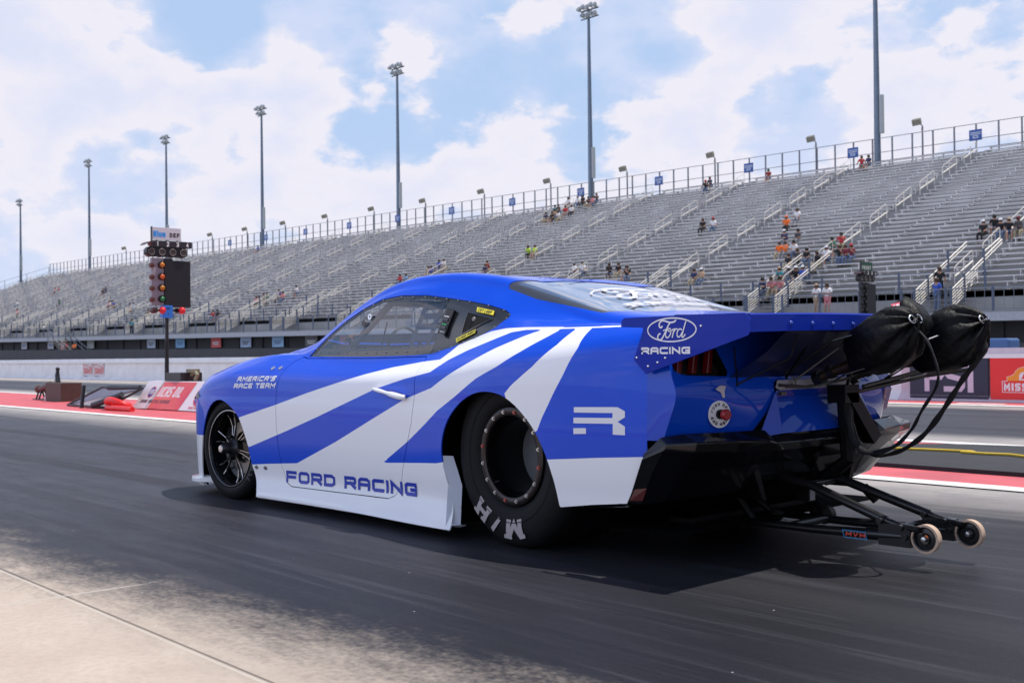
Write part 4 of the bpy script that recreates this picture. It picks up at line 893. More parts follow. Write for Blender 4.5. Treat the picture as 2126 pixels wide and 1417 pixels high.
# push-off kill switch with its round decal
ky,kz=.655,.633; kx=fx(ky,kz)-.004; nrm=Vector((-.93,.30,.10)).normalized(); ax=Vector((0,0,1)).cross(nrm).normalized()*-1; vx=nrm.cross(ax)*1
if vx.z<0: vx=-vx
o0=Vector((kx-.003,ky,kz))
# u runs to the viewer's right = decreasing y
ux=Vector((-.27,-.96,0)).normalized(); nrm=Vector((-.96,.27,0)); vx=Vector((0,0,1))
fK=planemap(o0,ux,vx,nrm)
b=MB(); n=40; b.add([fK(.056*math.cos(2*math.pi*i/n),.056*math.sin(2*math.pi*i/n),.0) for i in range(n)]+[fK(.056*math.cos(2*math.pi*i/n),.056*math.sin(2*math.pi*i/n),-.004) for i in range(n)],[tuple(range(n))]+[(i,(i+1)%n,n+(i+1)%n,n+i) for i in range(n)]); ks=b.build('kill_switch',mat('decal_white',(.78,.76,.78),.5),CAR)
def arctext(txt,r,a0,h,w,flip=1):
    st,tw=strokes(txt,h,w,.0045,.0038); out=[]
    for pl in st:
        q=[]
        for a,c in zip(pl,pl[1:]):
            for k in range(3): t=k/3; q.append((a[0]+(c[0]-a[0])*t,a[1]+(c[1]-a[1])*t))
        q.append(pl[-1]); out.append([((r+v)*math.sin(a0+(u-tw/2)/(r+h/2)),(r+v)*math.cos(a0+(u-tw/2)/(r+h/2))) for u,v in q])
    return out
lettering('switch_text',arctext('PUSH OFF',.035,0,.0135,.0112)+arctext('PUSH OFF',.035,math.pi,.0135,.0112),.0036,fK,INK,ks)
b=MB()
def cyl(b,c,d,prof,n=20):
    d=Vector(d).normalized(); a=d.orthogonal().normalized(); e=d.cross(a); o=len(b.v)
    for r,h in prof:
        for j in range(n): t=2*math.pi*j/n; b.v.append(tuple(Vector(c)+d*h+a*r*math.cos(t)+e*r*math.sin(t)))
    for i in range(len(prof)-1):
        for j in range(n): b.f.append((o+i*n+j,o+i*n+(j+1)%n,o+(i+1)*n+(j+1)%n,o+(i+1)*n+j))
    b.f.append(tuple(o+(len(prof)-1)*n+j for j in range(n))); return b
cyl(b,o0,nrm,[(.020,0),(.020,.02),(.013,.022),(.013,.035)]); b.build('switch_collar',BLACKM,ks,smooth=50)
b=MB(); cyl(b,o0+nrm*.03,nrm,[(.015,0),(.022,.003),(.023,.018),(.019,.024)]); b.build('push_button',mat('button_red',(.30,.008,.01),.35,coat=.5),ks,smooth=50)
# small latches on the fascia
b=MB(); b.box((fx(.29,.71)-.016,.27,.70),(fx(.29,.71)-.001,.31,.715)); b.build('fascia_latch',mat('latch_steel',(.10,.10,.11),.4,metal=.8),CAR)
b=MB(); p=[(.675,.752),(.700,.742),(.705,.735),(.672,.722),(.660,.700),(.648,.702),(.650,.728),(.640,.748)]; b.prism([(y-.02,z) for y,z in p],fx(.65,.74)-.012,fx(.65,.74)-.007,'yz'); b.build('spoiler_rod_bracket',mat('bracket_bright',(.6,.6,.63),.35,metal=.6),CAR)
# ---- deck and spoiler ----
xd=np.array([-.70,-.76,-.82,-.88,-.92]); b=MB(); Y=np.linspace(-.80,.80,41)
zf=lambda x,y:float(crv(*TB['z11'],x))-(float(crv(*TB['z11'],x))-1.0)*(abs(y)/.80)**2.4
b.add([(x,y,zf(x,y)) for x in xd for y in Y],[(i*41+j,i*41+j+1,(i+1)*41+j+1,(i+1)*41+j) for i in range(4) for j in range(40)]); b.build('boot_lid',BLUE,CAR,smooth=60,solid=.006)
SP=thing('spoiler','','x'); del SP['label']; del SP['category']; SP.parent=CAR
b=MB(); k=24; Ys=np.linspace(-.893,.893,k+1)
zt=lambda y:1.046-.012*(abs(y)/.89)**2
b.add([(x,y,z+zt(y)-1.046) for y in Ys for x,z in ((-.86,1.052),(-1.215,1.046),(-1.222,1.040),(-1.222,.975),(-1.214,.975),(-1.21,1.036),(-.86,1.040))],[(i*7+j,i*7+(j+1)%7,(i+1)*7+(j+1)%7,(i+1)*7+j) for i in range(k) for j in range(7)])
PLB=mat('plate_blue',(.002,.022,.33),.5,coat=.2,spec=.08); b.build('spoiler_blade',PLB,SP,smooth=30)
b=MB()
for i in range(9): b.lathe([(0,-.006),(.006,-.005),(.009,0)],(-1.223,.62-i*.155,1.0),'x',10)
b.build('spoiler_rivets',mat('rivet_blue',(.02,.07,.5),.3,coat=1),SP,smooth=60)
PLT=[(-.585,.998),(-.588,1.022),(-.601,1.035),(-.9,1.037),(-1.205,1.036),(-1.222,1.026),(-1.231,1.008),(-1.23,.965),(-1.218,.950),(-.716,.803),(-.653,.861),(-.704,.983),(-.702,.992)]
for s_ in (1,-1):
    b=MB(); b.prism(PLT,.898*s_,.904*s_,'xz'); pl=b.build('end_plate',PLB,SP,bevel=.001)
    b=MB(); 
    for x,z in ((-.67,.87),(-.73,.835),(-.78,.85),(-.82,.868),(-1.0,.992)): b.lathe([(0,.004),(.004,.003),(.006,0)] if s_>0 else [(0,-.004),(.004,-.003),(.006,0)],(x,.904*s_,z),'y',8)
    b.build('plate_bolts',CHROME,pl)
    fP=(lambda u,v,off:Vector((-.72-u,.9055+off,v))) if s_>0 else (lambda u,v,off:Vector((-.99+u,-.9055-off,v)))
    # oval, script, block word
    cx,cz=.134,.980
    lettering('oval_ring',[ellipse(cx,cz,.123,.047)],.0055,fP,PRW,pl)
    lettering('script_word',[[(cx-.079+u*.165,cz-.041+v*.160) for u,v in q] for q,_ in SCRIPT],[t*.150 for _,t in SCRIPT],fP,PRW,pl,sq=False)
    st,w=strokes('RACING',.028,.042,.0065,.0078); lettering('block_lettering',[[(-.024+u,.8835+v) for u,v in q] for q in st],.0078,fP,PRW,pl)
b=MB(); Yu=np.linspace(-.60,.60,9); b.add([(x,y*k,z) for y in Yu for x,z,k in ((-1.212,.974,1.05),(-1.10,.89,1.0),(fx(abs(y),.79)-.006,.785,.97))],[(i*3+j,i*3+j+1,(i+1)*3+j+1,(i+1)*3+j) for i in range(8) for j in range(2)]); b.build('spoiler_underside',mat('underside_shade_navy',(.002,.006,.045),.5,coat=.2),SP,smooth=60,solid=.004)  # dark navy paints in the deep shade under the blade
for s_ in (1,-1):
    for q,r in (([(-.985,.30*s_,.775),(-1.12,.36*s_,.90),(-1.19,.38*s_,1.02)],.006),([(-.95,.60*s_,.75),(-1.08,.80*s_,.905)],.004),([(-.955,.62*s_,.752),(-1.17,.55*s_,.86),(-1.20,.52*s_,.985)],.004)): b=MB(); b.tube(q,r,6); b.build('spoiler_strut',BLACKM,SP)

# ---- black lower diffuser with corner pods ----
def dif_row(k):
    # plan polylines for the ledge, pod and lower levels; returns list of (x,y,z)
    T_={0:[(-.70,.905,.475),(-.775,.885,.545),(-.86,.84,.560),(-.95,.62,.562),(-.975,.45,.560),(-.985,.42,.535),(-.985,.30,.532),(-.985,0,.532)],
        1:[(-.705,.915,.462),(-.83,.915,.522),(-.945,.865,.530),(-1.0,.66,.528),(-1.02,.47,.515),(-1.02,.42,.505),(-1.02,.30,.503),(-1.02,0,.503)],
        2:[(-.70,.917,.452),(-.82,.918,.500),(-.935,.870,.492),(-.985,.66,.485),(-1.0,.47,.480),(-1.0,.42,.475),(-1.0,.30,.472),(-1.0,0,.472)],
        3:[(-.66,.905,.38),(-.74,.900,.40),(-.85,.84,.41),(-.90,.64,.41),(-.92,.47,.41),(-.92,.42,.41),(-.92,.30,.41),(-.92,0,.41)],
        4:[(-.597,.885,.265),(-.66,.875,.262),(-.74,.82,.275),(-.82,.62,.29),(-.86,.47,.30),(-.86,.42,.31),(-.86,.30,.33),(-.86,0,.34)],
        5:[(-.22,.86,.205),(-.45,.86,.225),(-.60,.80,.235),(-.72,.60,.24),(-.72,.47,.24),(-.72,.42,.24),(-.72,.30,.26),(-.72,0,.27)]}
    return T_[k]
b=MB()
for s_ in (1,-1):
    rows=[dif_row(k) for k in range(6)]; b.add([(x,y*s_,z) for r in rows for x,y,z in r],[(i*8+j,i*8+j+1,(i+1)*8+j+1,(i+1)*8+j) for i in range(5) for j in range(7)])
b.build('rear_diffuser',BLACKG,CAR,bevel=.006)
for s_ in (1,-1):
    b=MB(); b.add([(-.615,.895*s_,.278),(-.640,.893*s_,.325),(-.70,.885*s_,.335),(-.67,.878*s_,.280)],[(0,1,2,3)]); b.build('diffuser_reflector',mat('reflector_dark_red',(.10,.02,.02),.25,coat=.6),CAR,solid=.003)
    b=MB(); b.prism([(.40*s_,.42),(.44*s_,.42),(.36*s_,.25),(.33*s_,.25)],-.90,-.70,'yz'); b.build('diffuser_strake',BLACKM,CAR)
    b=MB(); b.add([(-.2,.865*s_,.225),(-.6,.885*s_,.262),(-.60,.89*s_,.248),(-.2,.87*s_,.205)],[(0,1,2,3)]); b.build('quarter_lip',BLACKG,CAR,solid=.01)
# ---- big rear lettering and decals on flanks ----
for s_,dr in ((1,doors[0]),(-1,doors[1])):
    mp=(lambda a,b_:(lambda u,v,off:sidept(a(u,v),b_(u,v),.0012+off,s_)))
    X0,X1=(2.030,.795)
    fx_=(lambda u:X0-u) if s_>0 else (lambda u:X1+u)
    zb=lambda x:.158+(2.03-x)*.0145
    st,w=strokes('FORD RACING',.068,.100,.020,.0175); k=1.236/w
    lettering('door_lettering',[[(u*k,v) for u,v in q] for q in st],.0192,(lambda u,v,off:sidept(fx_(u),zb(fx_(u))+v,.0016+off,s_)),mat('blue_print',(.012,.04,.42),.4),dr,step=.05)
    st,w=strokes("AMERICA'S",.031,.040,.0085,.0092,.35); k=.40/w
    f=(lambda u,v,off:sidept((2.537-u) if s_>0 else (2.13+u),.741+v+.015*u,.0016+off,s_))
    lettering('fender_lettering',[[(u*k,v) for u,v in q] for q in st],.0088,f,PRW,CAR,step=.05)
    st,w=strokes("RACE TEAM",.031,.046,.0085,.0092,.35); k=.44/w
    f=(lambda u,v,off:sidept((2.566-u) if s_>0 else (2.12+u),.699+v+.018*u,.0016+off,s_))
    lettering('fender_lettering',[[(u*k,v) for u,v in q] for q in st],.0088,f,PRW,CAR,step=.05)
    # angular R emblem
    RR=[(-.349,.660),(-.565,.664),(-.600,.647),(-.601,.622),(-.568,.603),(-.602,.584),(-.601,.548),(-.544,.549),(-.544,.593),(-.348,.591),(-.348,.614),(-.541,.617),(-.541,.639),(-.349,.637)]
    b=MB()
    def patch(P,n=4):
        P=[Vector(p) for p in P]
        for i in range(n):
            for j in range(n):
                g_=lambda u,v:P[0].lerp(P[1],u).lerp(P[3].lerp(P[2],u),v); b.add([sidept(*g_((i+p)/n,(j+q)/n),.0018,s_) for p,q in ((0,0),(1,0),(1,1),(0,1))],[(0,1,2,3)])
    for P in ([(-.349,.660),(-.541,.6636),(-.541,.639),(-.349,.637)],[(-.348,.615),(-.543,.618),(-.543,.594),(-.348,.591)],[(-.348,.570),(-.412,.572),(-.412,.548),(-.348,.545)],
        [(-.541,.6636),(-.566,.6636),(-.566,.603),(-.541,.603)],[(-.566,.6636),(-.600,.647),(-.600,.622),(-.566,.603)],[(-.543,.603),(-.566,.603),(-.566,.5485),(-.543,.549)],[(-.566,.603),(-.601,.584),(-.601,.548),(-.566,.5485)]): patch(P)
    b.build('side_emblem',PRW,CAR,fix=False)
    # hood pins
    for x,z in ((2.222,.822),(2.150,.824),(2.340,.226),(2.245,.227)):
        c=sidept(x,z,.001,s_); b=MB(); c2=[sidept(x+a,z+e,.004,s_) for a,e in ((.02,0),(0,.013),(-.02,0),(0,-.013))]; c1=[sidept(x+a,z+e,.0,s_) for a,e in ((.02,0),(0,.013),(-.02,0),(0,-.013))]
        b.add(c1+c2,[(4,5,6,7),(0,1,5,4),(1,2,6,5),(2,3,7,6),(3,0,4,7)]); b.build('body_pin',CHROME if z>.5 else mat('pin_dark',(.2,.2,.22),.35,metal=.8),CAR)
    # door handle
    b=MB(); hx=np.linspace(1.145,.855,12); prof=[]
    rad_=[.006,.011,.013,.014,.013,.012,.013,.018,.020,.020,.019,.016]
    pts=[sidept(x,.716-.040*(1.145-x)/.29,.03 if 0<i<11 else .012,s_) for i,x in enumerate(hx)]; b.tube(pts,rad_,10,flat=.8); o=b.build('door_handle',WHITE,dr,smooth=60)
    b=MB(); b.add([sidept(x,z,.0025,s_) for x,z in ((1.10,.70),(1.06,.685),(.98,.672),(.92,.676),(.90,.70),(1.0,.715))],[tuple(range(6))]); b.build('handle_cup',mat('cup_blue',(.008,.04,.42),.4),dr,fix=False)
# ---- wheels ----
RUB=mat('tyre_rubber',(.0075,.0075,.009),.7,spec=.22,var=.3,vscale=9,bump=.12,bscale=90); WL=mat('tyre_letter',(.40,.36,.36),.8)
GREY=mat('rim_black',(.004,.004,.005),.22,coat=.25,spec=.3); BLK=mat('beadlock_black',(.028,.022,.022),.3,metal=.6)
def wheel_rear(s_):
    t=bpy.data.objects.new('rear_wheel',None); COL.objects.link(t); t.parent=CAR; t.location=(.092,.898*s_,.42); t.scale=(1,s_,1); t.rotation_euler=(0,0,rad(-4.0*s_))
    b=MB(); pr=[(.225,-.02),(.235,.004),(.27,.020),(.33,.024),(.385,.014),(.415,-.012),(.424,-.04),(.427,-.25),(.424,-.38),(.41,-.42),(.33,-.44),(.22,-.42)]
    b.lathe(pr,(0,0,0),'y',96); b.v=[(x,y,max(z,-.418)) if z<-.40 else (x,y,z) for x,y,z in b.v]; ty=b.build('tyre',RUB,t,smooth=50)
    b=MB(); b.lathe([(.228,.0),(.228,.012),(.222,.016),(.196,.016),(.190,.012),(.190,.0)],(0,0,0),'y',96); rg=b.build('beadlock_ring',BLK,t,smooth=40)
    b=MB(); b.lathe([(.192,.006),(.188,-.02),(.183,-.05),(.176,-.20),(.172,-.27),(.12,-.29),(.10,-.285),(.0,-.285)],(0,0,0),'y',64); b.build('rim_barrel',GREY,t,smooth=40)
    b=MB(); b.lathe([(.06,-.285),(.058,-.24),(.05,-.235),(0,-.235)],(0,0,0),'y',24); 
    for k in range(5): a=k*2*math.pi/5; b.lathe([(.0,-.25),(.012,-.25),(.012,-.285)],(.10*math.cos(a),0,.10*math.sin(a)),'y',8)
    b.build('hub',BLACKM,t,smooth=40)
    for k in range(16):
        a=2*math.pi*k/16+.18; c=(.207*math.cos(a),.016,.207*math.sin(a)); b=MB(); b.lathe([(.010,0),(.010,.003),(.0065,.003),(.006,.009),(0,.009)],c,'y',6); b.build('beadlock_bolt',mat('bolt_zinc',(.55,.52,.50),.35,metal=.8) if k%4 else mat('bolt_red',(.45,.10,.08),.4,metal=.4),rg)
    # sidewall letters, reading around the lower half
    f=lambda u,v,off:Vector(( (v)*math.sin(u),.0285+off-abs(v-.33)*.10,-(v)*math.cos(u)))
    # u = angle from straight down, towards the front is +
    # thick slab letters traced upside down: H (front), slash, W/M
    def R(a,r): return (a,r)
    def T2(pts): return [(a,r) for a,r in pts]
    k=1 if s_>0 else -1
    L2=[T2([(.02*k,.292),(.02*k,.372)]),T2([(-.24*k,.292),(-.24*k,.372)]),T2([(.02*k,.372),(-.11*k,.305),(-.24*k,.372)]),T2([(.07*k,.297),(-.04*k,.297)]),T2([(-.19*k,.297),(-.30*k,.297)]),T2([(.10*k,.368),(-.05*k,.368)]),T2([(-.20*k,.368),(-.31*k,.368)]),
        T2([(.24*k,.300),(.36*k,.372)]),
        T2([(.52*k,.296),(.56*k,.368)]),T2([(.76*k,.300),(.72*k,.366)]),T2([(.54*k,.332),(.74*k,.332)]),T2([(.46*k,.298),(.60*k,.298)]),T2([(.70*k,.298),(.82*k,.298)]),T2([(.52*k,.366),(.62*k,.366)]),T2([(.68*k,.366),(.80*k,.366)])]
    thk=[.030,.030,.026,.018,.018,.018,.018,.022,.026,.026,.022,.017,.017,.017,.017]
    # convert angles to arc lengths for even stroke widths
    r0=.333; P=[[(a*r0,r) for a,r in q] for q in L2]
    for a_,c_ in ((0,7),(7,8),(8,15)): lettering('sidewall_letter',P[a_:c_],thk[a_:c_],(lambda u,v,off:f(u/r0,v,off)),WL,ty,step=.02,sq=False)
    b=MB(); b.lathe([(.300,.0268),(.302,.0275),(.304,.0268)],(0,0,0),'y',96); b.build('sidewall_ridge',RUB,ty)
    b=MB(); b.tube([(.13,-.02,-.125),(.134,.0,-.128)],.003,6); b.build('valve',mat('rivet_dark',(.25,.25,.27),.35,metal=.8),t)
    return t
wheel_rear(1); wheel_rear(-1)
def wheel_front(s_):
    t=bpy.data.objects.new('front_wheel',None); COL.objects.link(t); t.parent=CAR; t.location=(2.688,.905*s_,.322); t.scale=(1,s_,1); t.rotation_euler=(0,0,rad(3.0*s_))
    b=MB(); pr=[(.238,-.015),(.245,.004),(.265,.012),(.290,.008),(.312,-.006),(.322,-.022),(.324,-.06),(.324,-.11),(.318,-.13),(.26,-.14),(.238,-.12)]
    b.lathe(pr,(0,0,0),'y',96); b.v=[(x,y,max(z,-.321)) for x,y,z in b.v]; ty=b.build('tyre',RUB,t,smooth=50)
    b=MB(); b.lathe([(.240,.0),(.2395,.006),(.234,.007),(.229,.0),(.224,-.01),(.220,-.04),(.213,-.10),(.19,-.115),(.05,-.12),(0,-.12)],(0,0,0),'y',72); b.build('rim',GREY,t,smooth=40)
    b=MB(); b.lathe([(.2385,.0055),(.2395,.0072),(.236,.0075),(.235,.006)],(0,0,0),'y',72); b.build('rim_edge',mat('rim_edge_metal',(.45,.43,.44),.3,metal=.9),t,smooth=60)
    n=6
    for k in range(n):
        a0=2*math.pi*k/n+.3
        b=MB()
        for dlt in (-1,1):
            # open-frame spoke: two ribs that part near the rim
            P=[]
            for r,w,y in ((.052,.006,-.03),(.09,.010,-.045),(.14,.017,-.055),(.19,.026,-.052),(.222,.040,-.04)):
                a=a0+dlt*math.atan(w/r); P.append((r*math.cos(a),y,r*math.sin(a)))
            b.tube(P,[.008,.007,.0055,.005,.006],6)
        b.build('spoke',mat('spoke_black',(.02,.02,.022),.2,metal=.5,coat=.6),t,smooth=50)
        b=MB()
        for dlt in (-1,1):
            P=[]
            for r,w,y in ((.07,.008,-.0315),(.09,.010,-.0375),(.14,.017,-.049),(.19,.026,-.046),(.218,.036,-.036)):
                a=a0+dlt*math.atan(w/r); P.append((r*math.cos(a),y,r*math.sin(a)))
            b.tube(P,.0022,5)
        b.build('spoke_bright_edge',mat('machined_edge',(.62,.6,.6),.25,metal=1),t)  # thin bright metal rib along each spoke edge
    b=MB(); b.lathe([(.056,-.06),(.054,-.02),(.044,-.01),(.040,.0),(.032,.018),(.030,.058),(.024,.066),(0,.066)],(0,0,0),'y',32); hb=b.build('hub',mat('hub_dark',(.06,.06,.07),.3,metal=.7),t,smooth=40)
    b=MB(); b.lathe([(.0,.072),(.020,.071),(.0225,.066)],(0,0,0),'y',20); b.build('hub_cap',mat('cap_bright',(.7,.62,.58),.35,metal=.7),hb,smooth=60)
    for k in range(5):
        a=2*math.pi*k/5; b=MB(); b.lathe([(.011,-.03),(.010,.008),(0,.01)],(.072*math.cos(a),-.02,.072*math.sin(a)),'y',8); b.build('lug_nut',BLACKM,hb)
    b=MB(); b.lathe([(.10,-.115),(.165,-.112),(.165,-.10),(.10,-.10)],(0,0,0),'y',40); b.build('brake_disc',mat('disc_steel',(.3,.28,.27),.35,metal=.9),t)
    f=lambda u,v,off:Vector((v*math.sin(u/.285),.0115+off,-v*math.cos(u/.285)))
    lettering('sidewall_mark',[[(-.36,.275),(-.36,.298)],[(-.34,.275),(-.33,.298),(-.32,.275)],[(-.30,.298),(-.28,.276)],[(-.255,.276),(-.255,.298)],[(-.42,.272),(-.24,.270)]],.005,f,mat('sidewall_print',(.12,.11,.11),.8),ty,step=.02)
    return t
wheel_front(1); wheel_front(-1)
# axle, suspension
b=MB(); b.tube([(.077,-.60,.42),(.077,.60,.42)],.05,12); b.tube([(2.688,-.75,.32),(2.688,.75,.32)],.03,8); b.lathe([(.0,-.14),(.13,-.08),(.15,0),(.13,.08),(0,.14)],(.077,0,.42),'y',16)
for y in (.3,-.3): b.tube([(.10,y,.36),(1.0,y*.8,.20)],.025,8); b.tube([(.077,y*1.2,.42),(-.12,y*1.1,.82)],.035,8)
b.build('axle',BLACKM,CAR,smooth=40)
# ---- interior: cage, seat, net, screen ----
b=MB(); r=.021
for s_ in (1,-1):
    b.tube([(1.95,.62*s_,.45),(1.93,.62*s_,.84),(1.45,.56*s_,1.19),(.95,.52*s_,1.27),(.78,.50*s_,1.24),(.72,.56*s_,.85),(.70,.60*s_,.3)],r,8)
    b.tube([(.80,.5*s_,1.22),(.2,.45*s_,1.02),(-.3,.4*s_,.6)],r,8); b.tube([(1.90,.66*s_,.50),(.72,.60*s_,.84)],r,8); b.tube([(1.90,.66*s_,.82),(.72,.60*s_,.45)],r,8)
b.tube([(.78,.5,1.24),(.78,-.5,1.24)],r,8); b.tube([(1.45,.56,1.19),(1.45,-.56,1.19)],r,8); b.tube([(.72,.56,.85),(.72,-.56,.85)],r,8); b.tube([(.76,.5,1.2),(.72,-.56,.6)],r,8); b.tube([(1.93,.6,.84),(1.93,-.6,.84)],r,8)
b.build('roll_cage',mat('cage_grey',(.05,.055,.07),.4,metal=.3),CAR,smooth=50)
b=MB(); b.prism([(1.30,.18),(1.25,.42),(.98,.40),(.88,.80),(.84,1.08),(.76,1.12),(.74,1.0),(.80,.2)],.18,.56,'xz'); b.prism([(.98,.88),(.98,1.12),(.80,1.14),(.80,.86)],.15,.19,'xz'); b.prism([(.98,.88),(.98,1.12),(.80,1.14),(.80,.86)],.55,.59,'xz'); b.build('seat',mat('seat_cloth',(.035,.04,.06),.8),CAR,bevel=.02)
b=MB(); wv=[]
for z in (.93,.985,1.045,1.10,1.15): wv.append([(1.20+(z-.9)*-.35,.64-(z-.9)*.25,z),(.86,.62-(z-.9)*.25,z+.005)])
for k in range(3): x=1.18-k*.15; wv.append([(x+.03,.638,.90),(x-.07,.575,1.18)])
for q in wv:
    a,c=Vector(q[0]),Vector(q[1]); d=(c-a).normalized(); n=d.cross(Vector((0,1,.25))).normalized()*.016; b.add([a+n,c+n,c-n,a-n],[(0,1,2,3)])
b.build('window_net',mat('net_webbing',(.03,.035,.06),.8),CAR,solid=.003)
b=MB(); b.tube([(1.52,.60,.90),(1.44,.60,1.08)],.005,6); b.tube([(1.75,.2,.86),(1.2,.3,1.02)],.012,6); b.lathe([(.12,0),(.135,.012),(.12,.024)],(1.66,.30,.93),'x',24); b.build('steering_wheel',BLACKM,CAR)
ring=[(1.785+.035*math.cos(t)+.02*math.sin(t),.62,.955+.055*math.sin(t)) for t in np.linspace(0,2*math.pi,25)]
b=MB(); b.tube(ring,.004,6,False); b.build('mirror_ring',BLACKM,CAR)
b=MB(); n=len(ring)-1; b.add(ring[3:16],[tuple(range(13))]); b.build('mirror_shade',BLACKM,CAR)
b=MB(); b.prism([(2.2,.30),(2.2,.90),(1.95,.93),(1.85,.90),(1.85,.3)],-.7,.7,'xz'); b.build('dashboard',INNER,CAR); b=MB(); b.prism([(.66,.2),(.66,.86),(.3,.93),(-.3,.96),(-.6,.9),(-.6,.3)],-.68,.68,'xz'); b.build('rear_bulkhead',mat('tin_grey',(.16,.17,.19),.5,metal=.4),CAR)
# ---- wheelie bar ----
WB=bpy.data.objects.new('wheelie_bar',None); COL.objects.link(WB); WB.parent=CAR
bm_=mat('wheelie_black',(.014,.014,.016),.32,metal=.3,coat=.3)
WP={1:(-1.52,.13,.128),-1:(-1.57,-.15,.122)}
b=MB()
for s_ in (1,-1):
    x,y,z=WP[s_]
    b.tube([(-.55,y*.9,.36),(-1.0,y*.95,.30),(x+.18,y,.185)],[.019,.021,.021],10); b.tube([(x+.18,y,.185),(x+.10,y,.165)],[.016,.016],8); b.tube([(x+.10,y,.165),(x+.02,y+.02,z+.035)],.014,8)
    b.tube([(-.45,y*1.1,.115),(-1.0,y*1.05,.115),(x+.26,y,.122)],[.015,.019,.022],10); b.tube([(x+.26,y,.122),(x+.06,y,.128)],[.026,.02],10)
    b.box((x+.06,y-.025,.085),(x+.20,y+.02,.175))
    for (px_,pz_) in ((x+.10,.165),(x+.08,.128),(x+.19,.185)): b.tube([(px_,y-.035,pz_),(px_,y+.035,pz_)],.013,8)
b.tube([(WP[1][0]+.16,.14,.15),(WP[-1][0]+.2,-.15,.15)],.014,8); b.tube([(-.95,.13,.30),(-.95,-.14,.30)],.014,8); b.tube([(-.9,.13,.12),(-.9,-.14,.12)],.018,8)
b.build('bars',bm_,WB,smooth=50)
for s_ in (1,-1):
    x,y,z=WP[s_]; w=bpy.data.objects.new('wheelie_wheel',None); COL.objects.link(w); w.parent=WB; w.location=(x,y,z)
    b=MB(); b.lathe([(.048,-.019),(.0575,-.017),(.058,.017),(.048,.019)],(0,0,0),'y',40); b.build('tread_band',mat('tan_urethane',(.62,.44,.32),.6,var=.25,vscale=20),w,smooth=50)
    b=MB(); b.lathe([(0,.012),(.02,.014),(.024,.006),(.040,.004),(.044,.017),(.0495,.0195),(.0495,-.0195),(.044,-.017),(.040,-.004),(0,-.01)],(0,0,0),'y',40); b.build('wheel_disc',bm_,w,smooth=40)
    b=MB(); b.lathe([(0,.030),(.010,.028),(.012,.012)],(0,0,0),'y',6); b.build('axle_bolt',mat('bolt_bright',(.6,.6,.6),.3,metal=.9),w)
    if s_>0: b=MB(); b.add([(-.016,.0145,.012),(-.004,.0145,.018),(-.002,.0145,.013),(-.014,.0145,.006)],[(0,1,2,3)]); b.build('orange_mark',mat('mark_orange',(.9,.2,.02),.5),w)
# label plate on the lower bar
fW=lambda u,v,off:Vector((-1.16-u,.158+off,.100+v-.0*u))
lettering('bar_label_border',[[(.008,.0),(.0,.030),(.105,.030),(.112,.0),(.008,.0)]],.0035,fW,mat('label_blue',(.03,.25,.55),.4),WB)
st,w=strokes('MVM',.018,.024,.006,.0065,.1); lettering('bar_label_text',[[(.014+u,.006+v) for u,v in q] for q in st],.0058,fW,mat('label_red',(.65,.06,.04),.4),WB)
# brackets and small gear under the tail
b=MB(); b.box((-.86,-.12,.20),(-.80,-.06,.28)); b.tube([(-.60,.20,.30),(-.72,.16,.12)],.018,8); b.tube([(-.7,-.25,.30),(-.80,-.2,.13)],.02,8); b.lathe([(0,-.03),(.04,-.025),(.045,.02),(0,.03)],(-.88,-.17,.135),'y',12); b.lathe([(0,-.03),(.03,-.025),(.035,.02),(0,.03)],(-.72,.0,.135),'y',12)
b.tube([(-.72,.0,.135),(-.60,.05,.24)],.015,8); b.tube([(-.88,-.17,.135),(-.75,-.2,.24)],.02,8); b.box((-.62,-.5,.10),(-.50,.5,.16)); b.tube([(-1.0,-.30,.26),(-1.06,-.31,.20)],.022,8); b.build('tail_brackets',BLACKM,WB,smooth=50)
b=MB(); b.box((-.862,-.11,.205),(-.861,-.07,.265)); b.build('bracket_lens',mat('lens_grey',(.25,.25,.28),.3),WB)
# ---- parachutes ----
STRAPS={1:[(-1.500,.175,.985),(-1.548,.155,.925),(-1.575,.128,.821),(-1.558,.097,.743),(-1.479,.066,.643),(-1.409,.035,.55),(-1.305,.004,.472),(-1.17,-.027,.445),(-1.09,-.058,.50),(-1.05,-.089,.60),(-1.03,-.12,.68)],
 -1:[(-1.566,-.24,.995),(-1.61,-.23,.896),(-1.562,-.22,.816),(-1.518,-.21,.755),(-1.453,-.20,.651),(-1.369,-.19,.535),(-1.273,-.18,.458),(-1.16,-.17,.42),(-1.08,-.16,.447),(-1.04,-.15,.55),(-1.03,-.14,.66)]}
CABLE={-1:[(-1.556,-.24,.999),(-1.50,-.15,.965),(-1.449,-.02,.925),(-1.40,.03,.88)],1:[(-1.34,.24,.82),(-1.25,.27,.79),(-1.18,.25,.76),(-1.10,.30,.735),(-1.0,.33,.735)]}
PMNT=bpy.data.objects.new('parachute_mount',None); COL.objects.link(PMNT); PMNT.parent=CAR
b=MB(); b.box((-1.06,-.17,.655),(-.97,-.05,.735)); b.prism([(-.06,.70),(-.16,.70),(-.36,.50),(-.30,.46)],-1.06,-1.0,'yz'); b.tube([(-1.02,-.11,.70),(-1.03,-.12,.40),(-.9,-.12,.3)],.035,8); 
b.build('mount_post',BLACKM,PMNT)
tube_m=mat('launcher_tube',(.10,.07,.055),.3,metal=.8)
CH={1:(-1.365,.15,.918),-1:(-1.465,-.22,.922)}
fab=mat('pack_nylon',(.002,.002,.003),.55,var=.4,vscale=5,bump=.6,bscale=40,spec=.22)
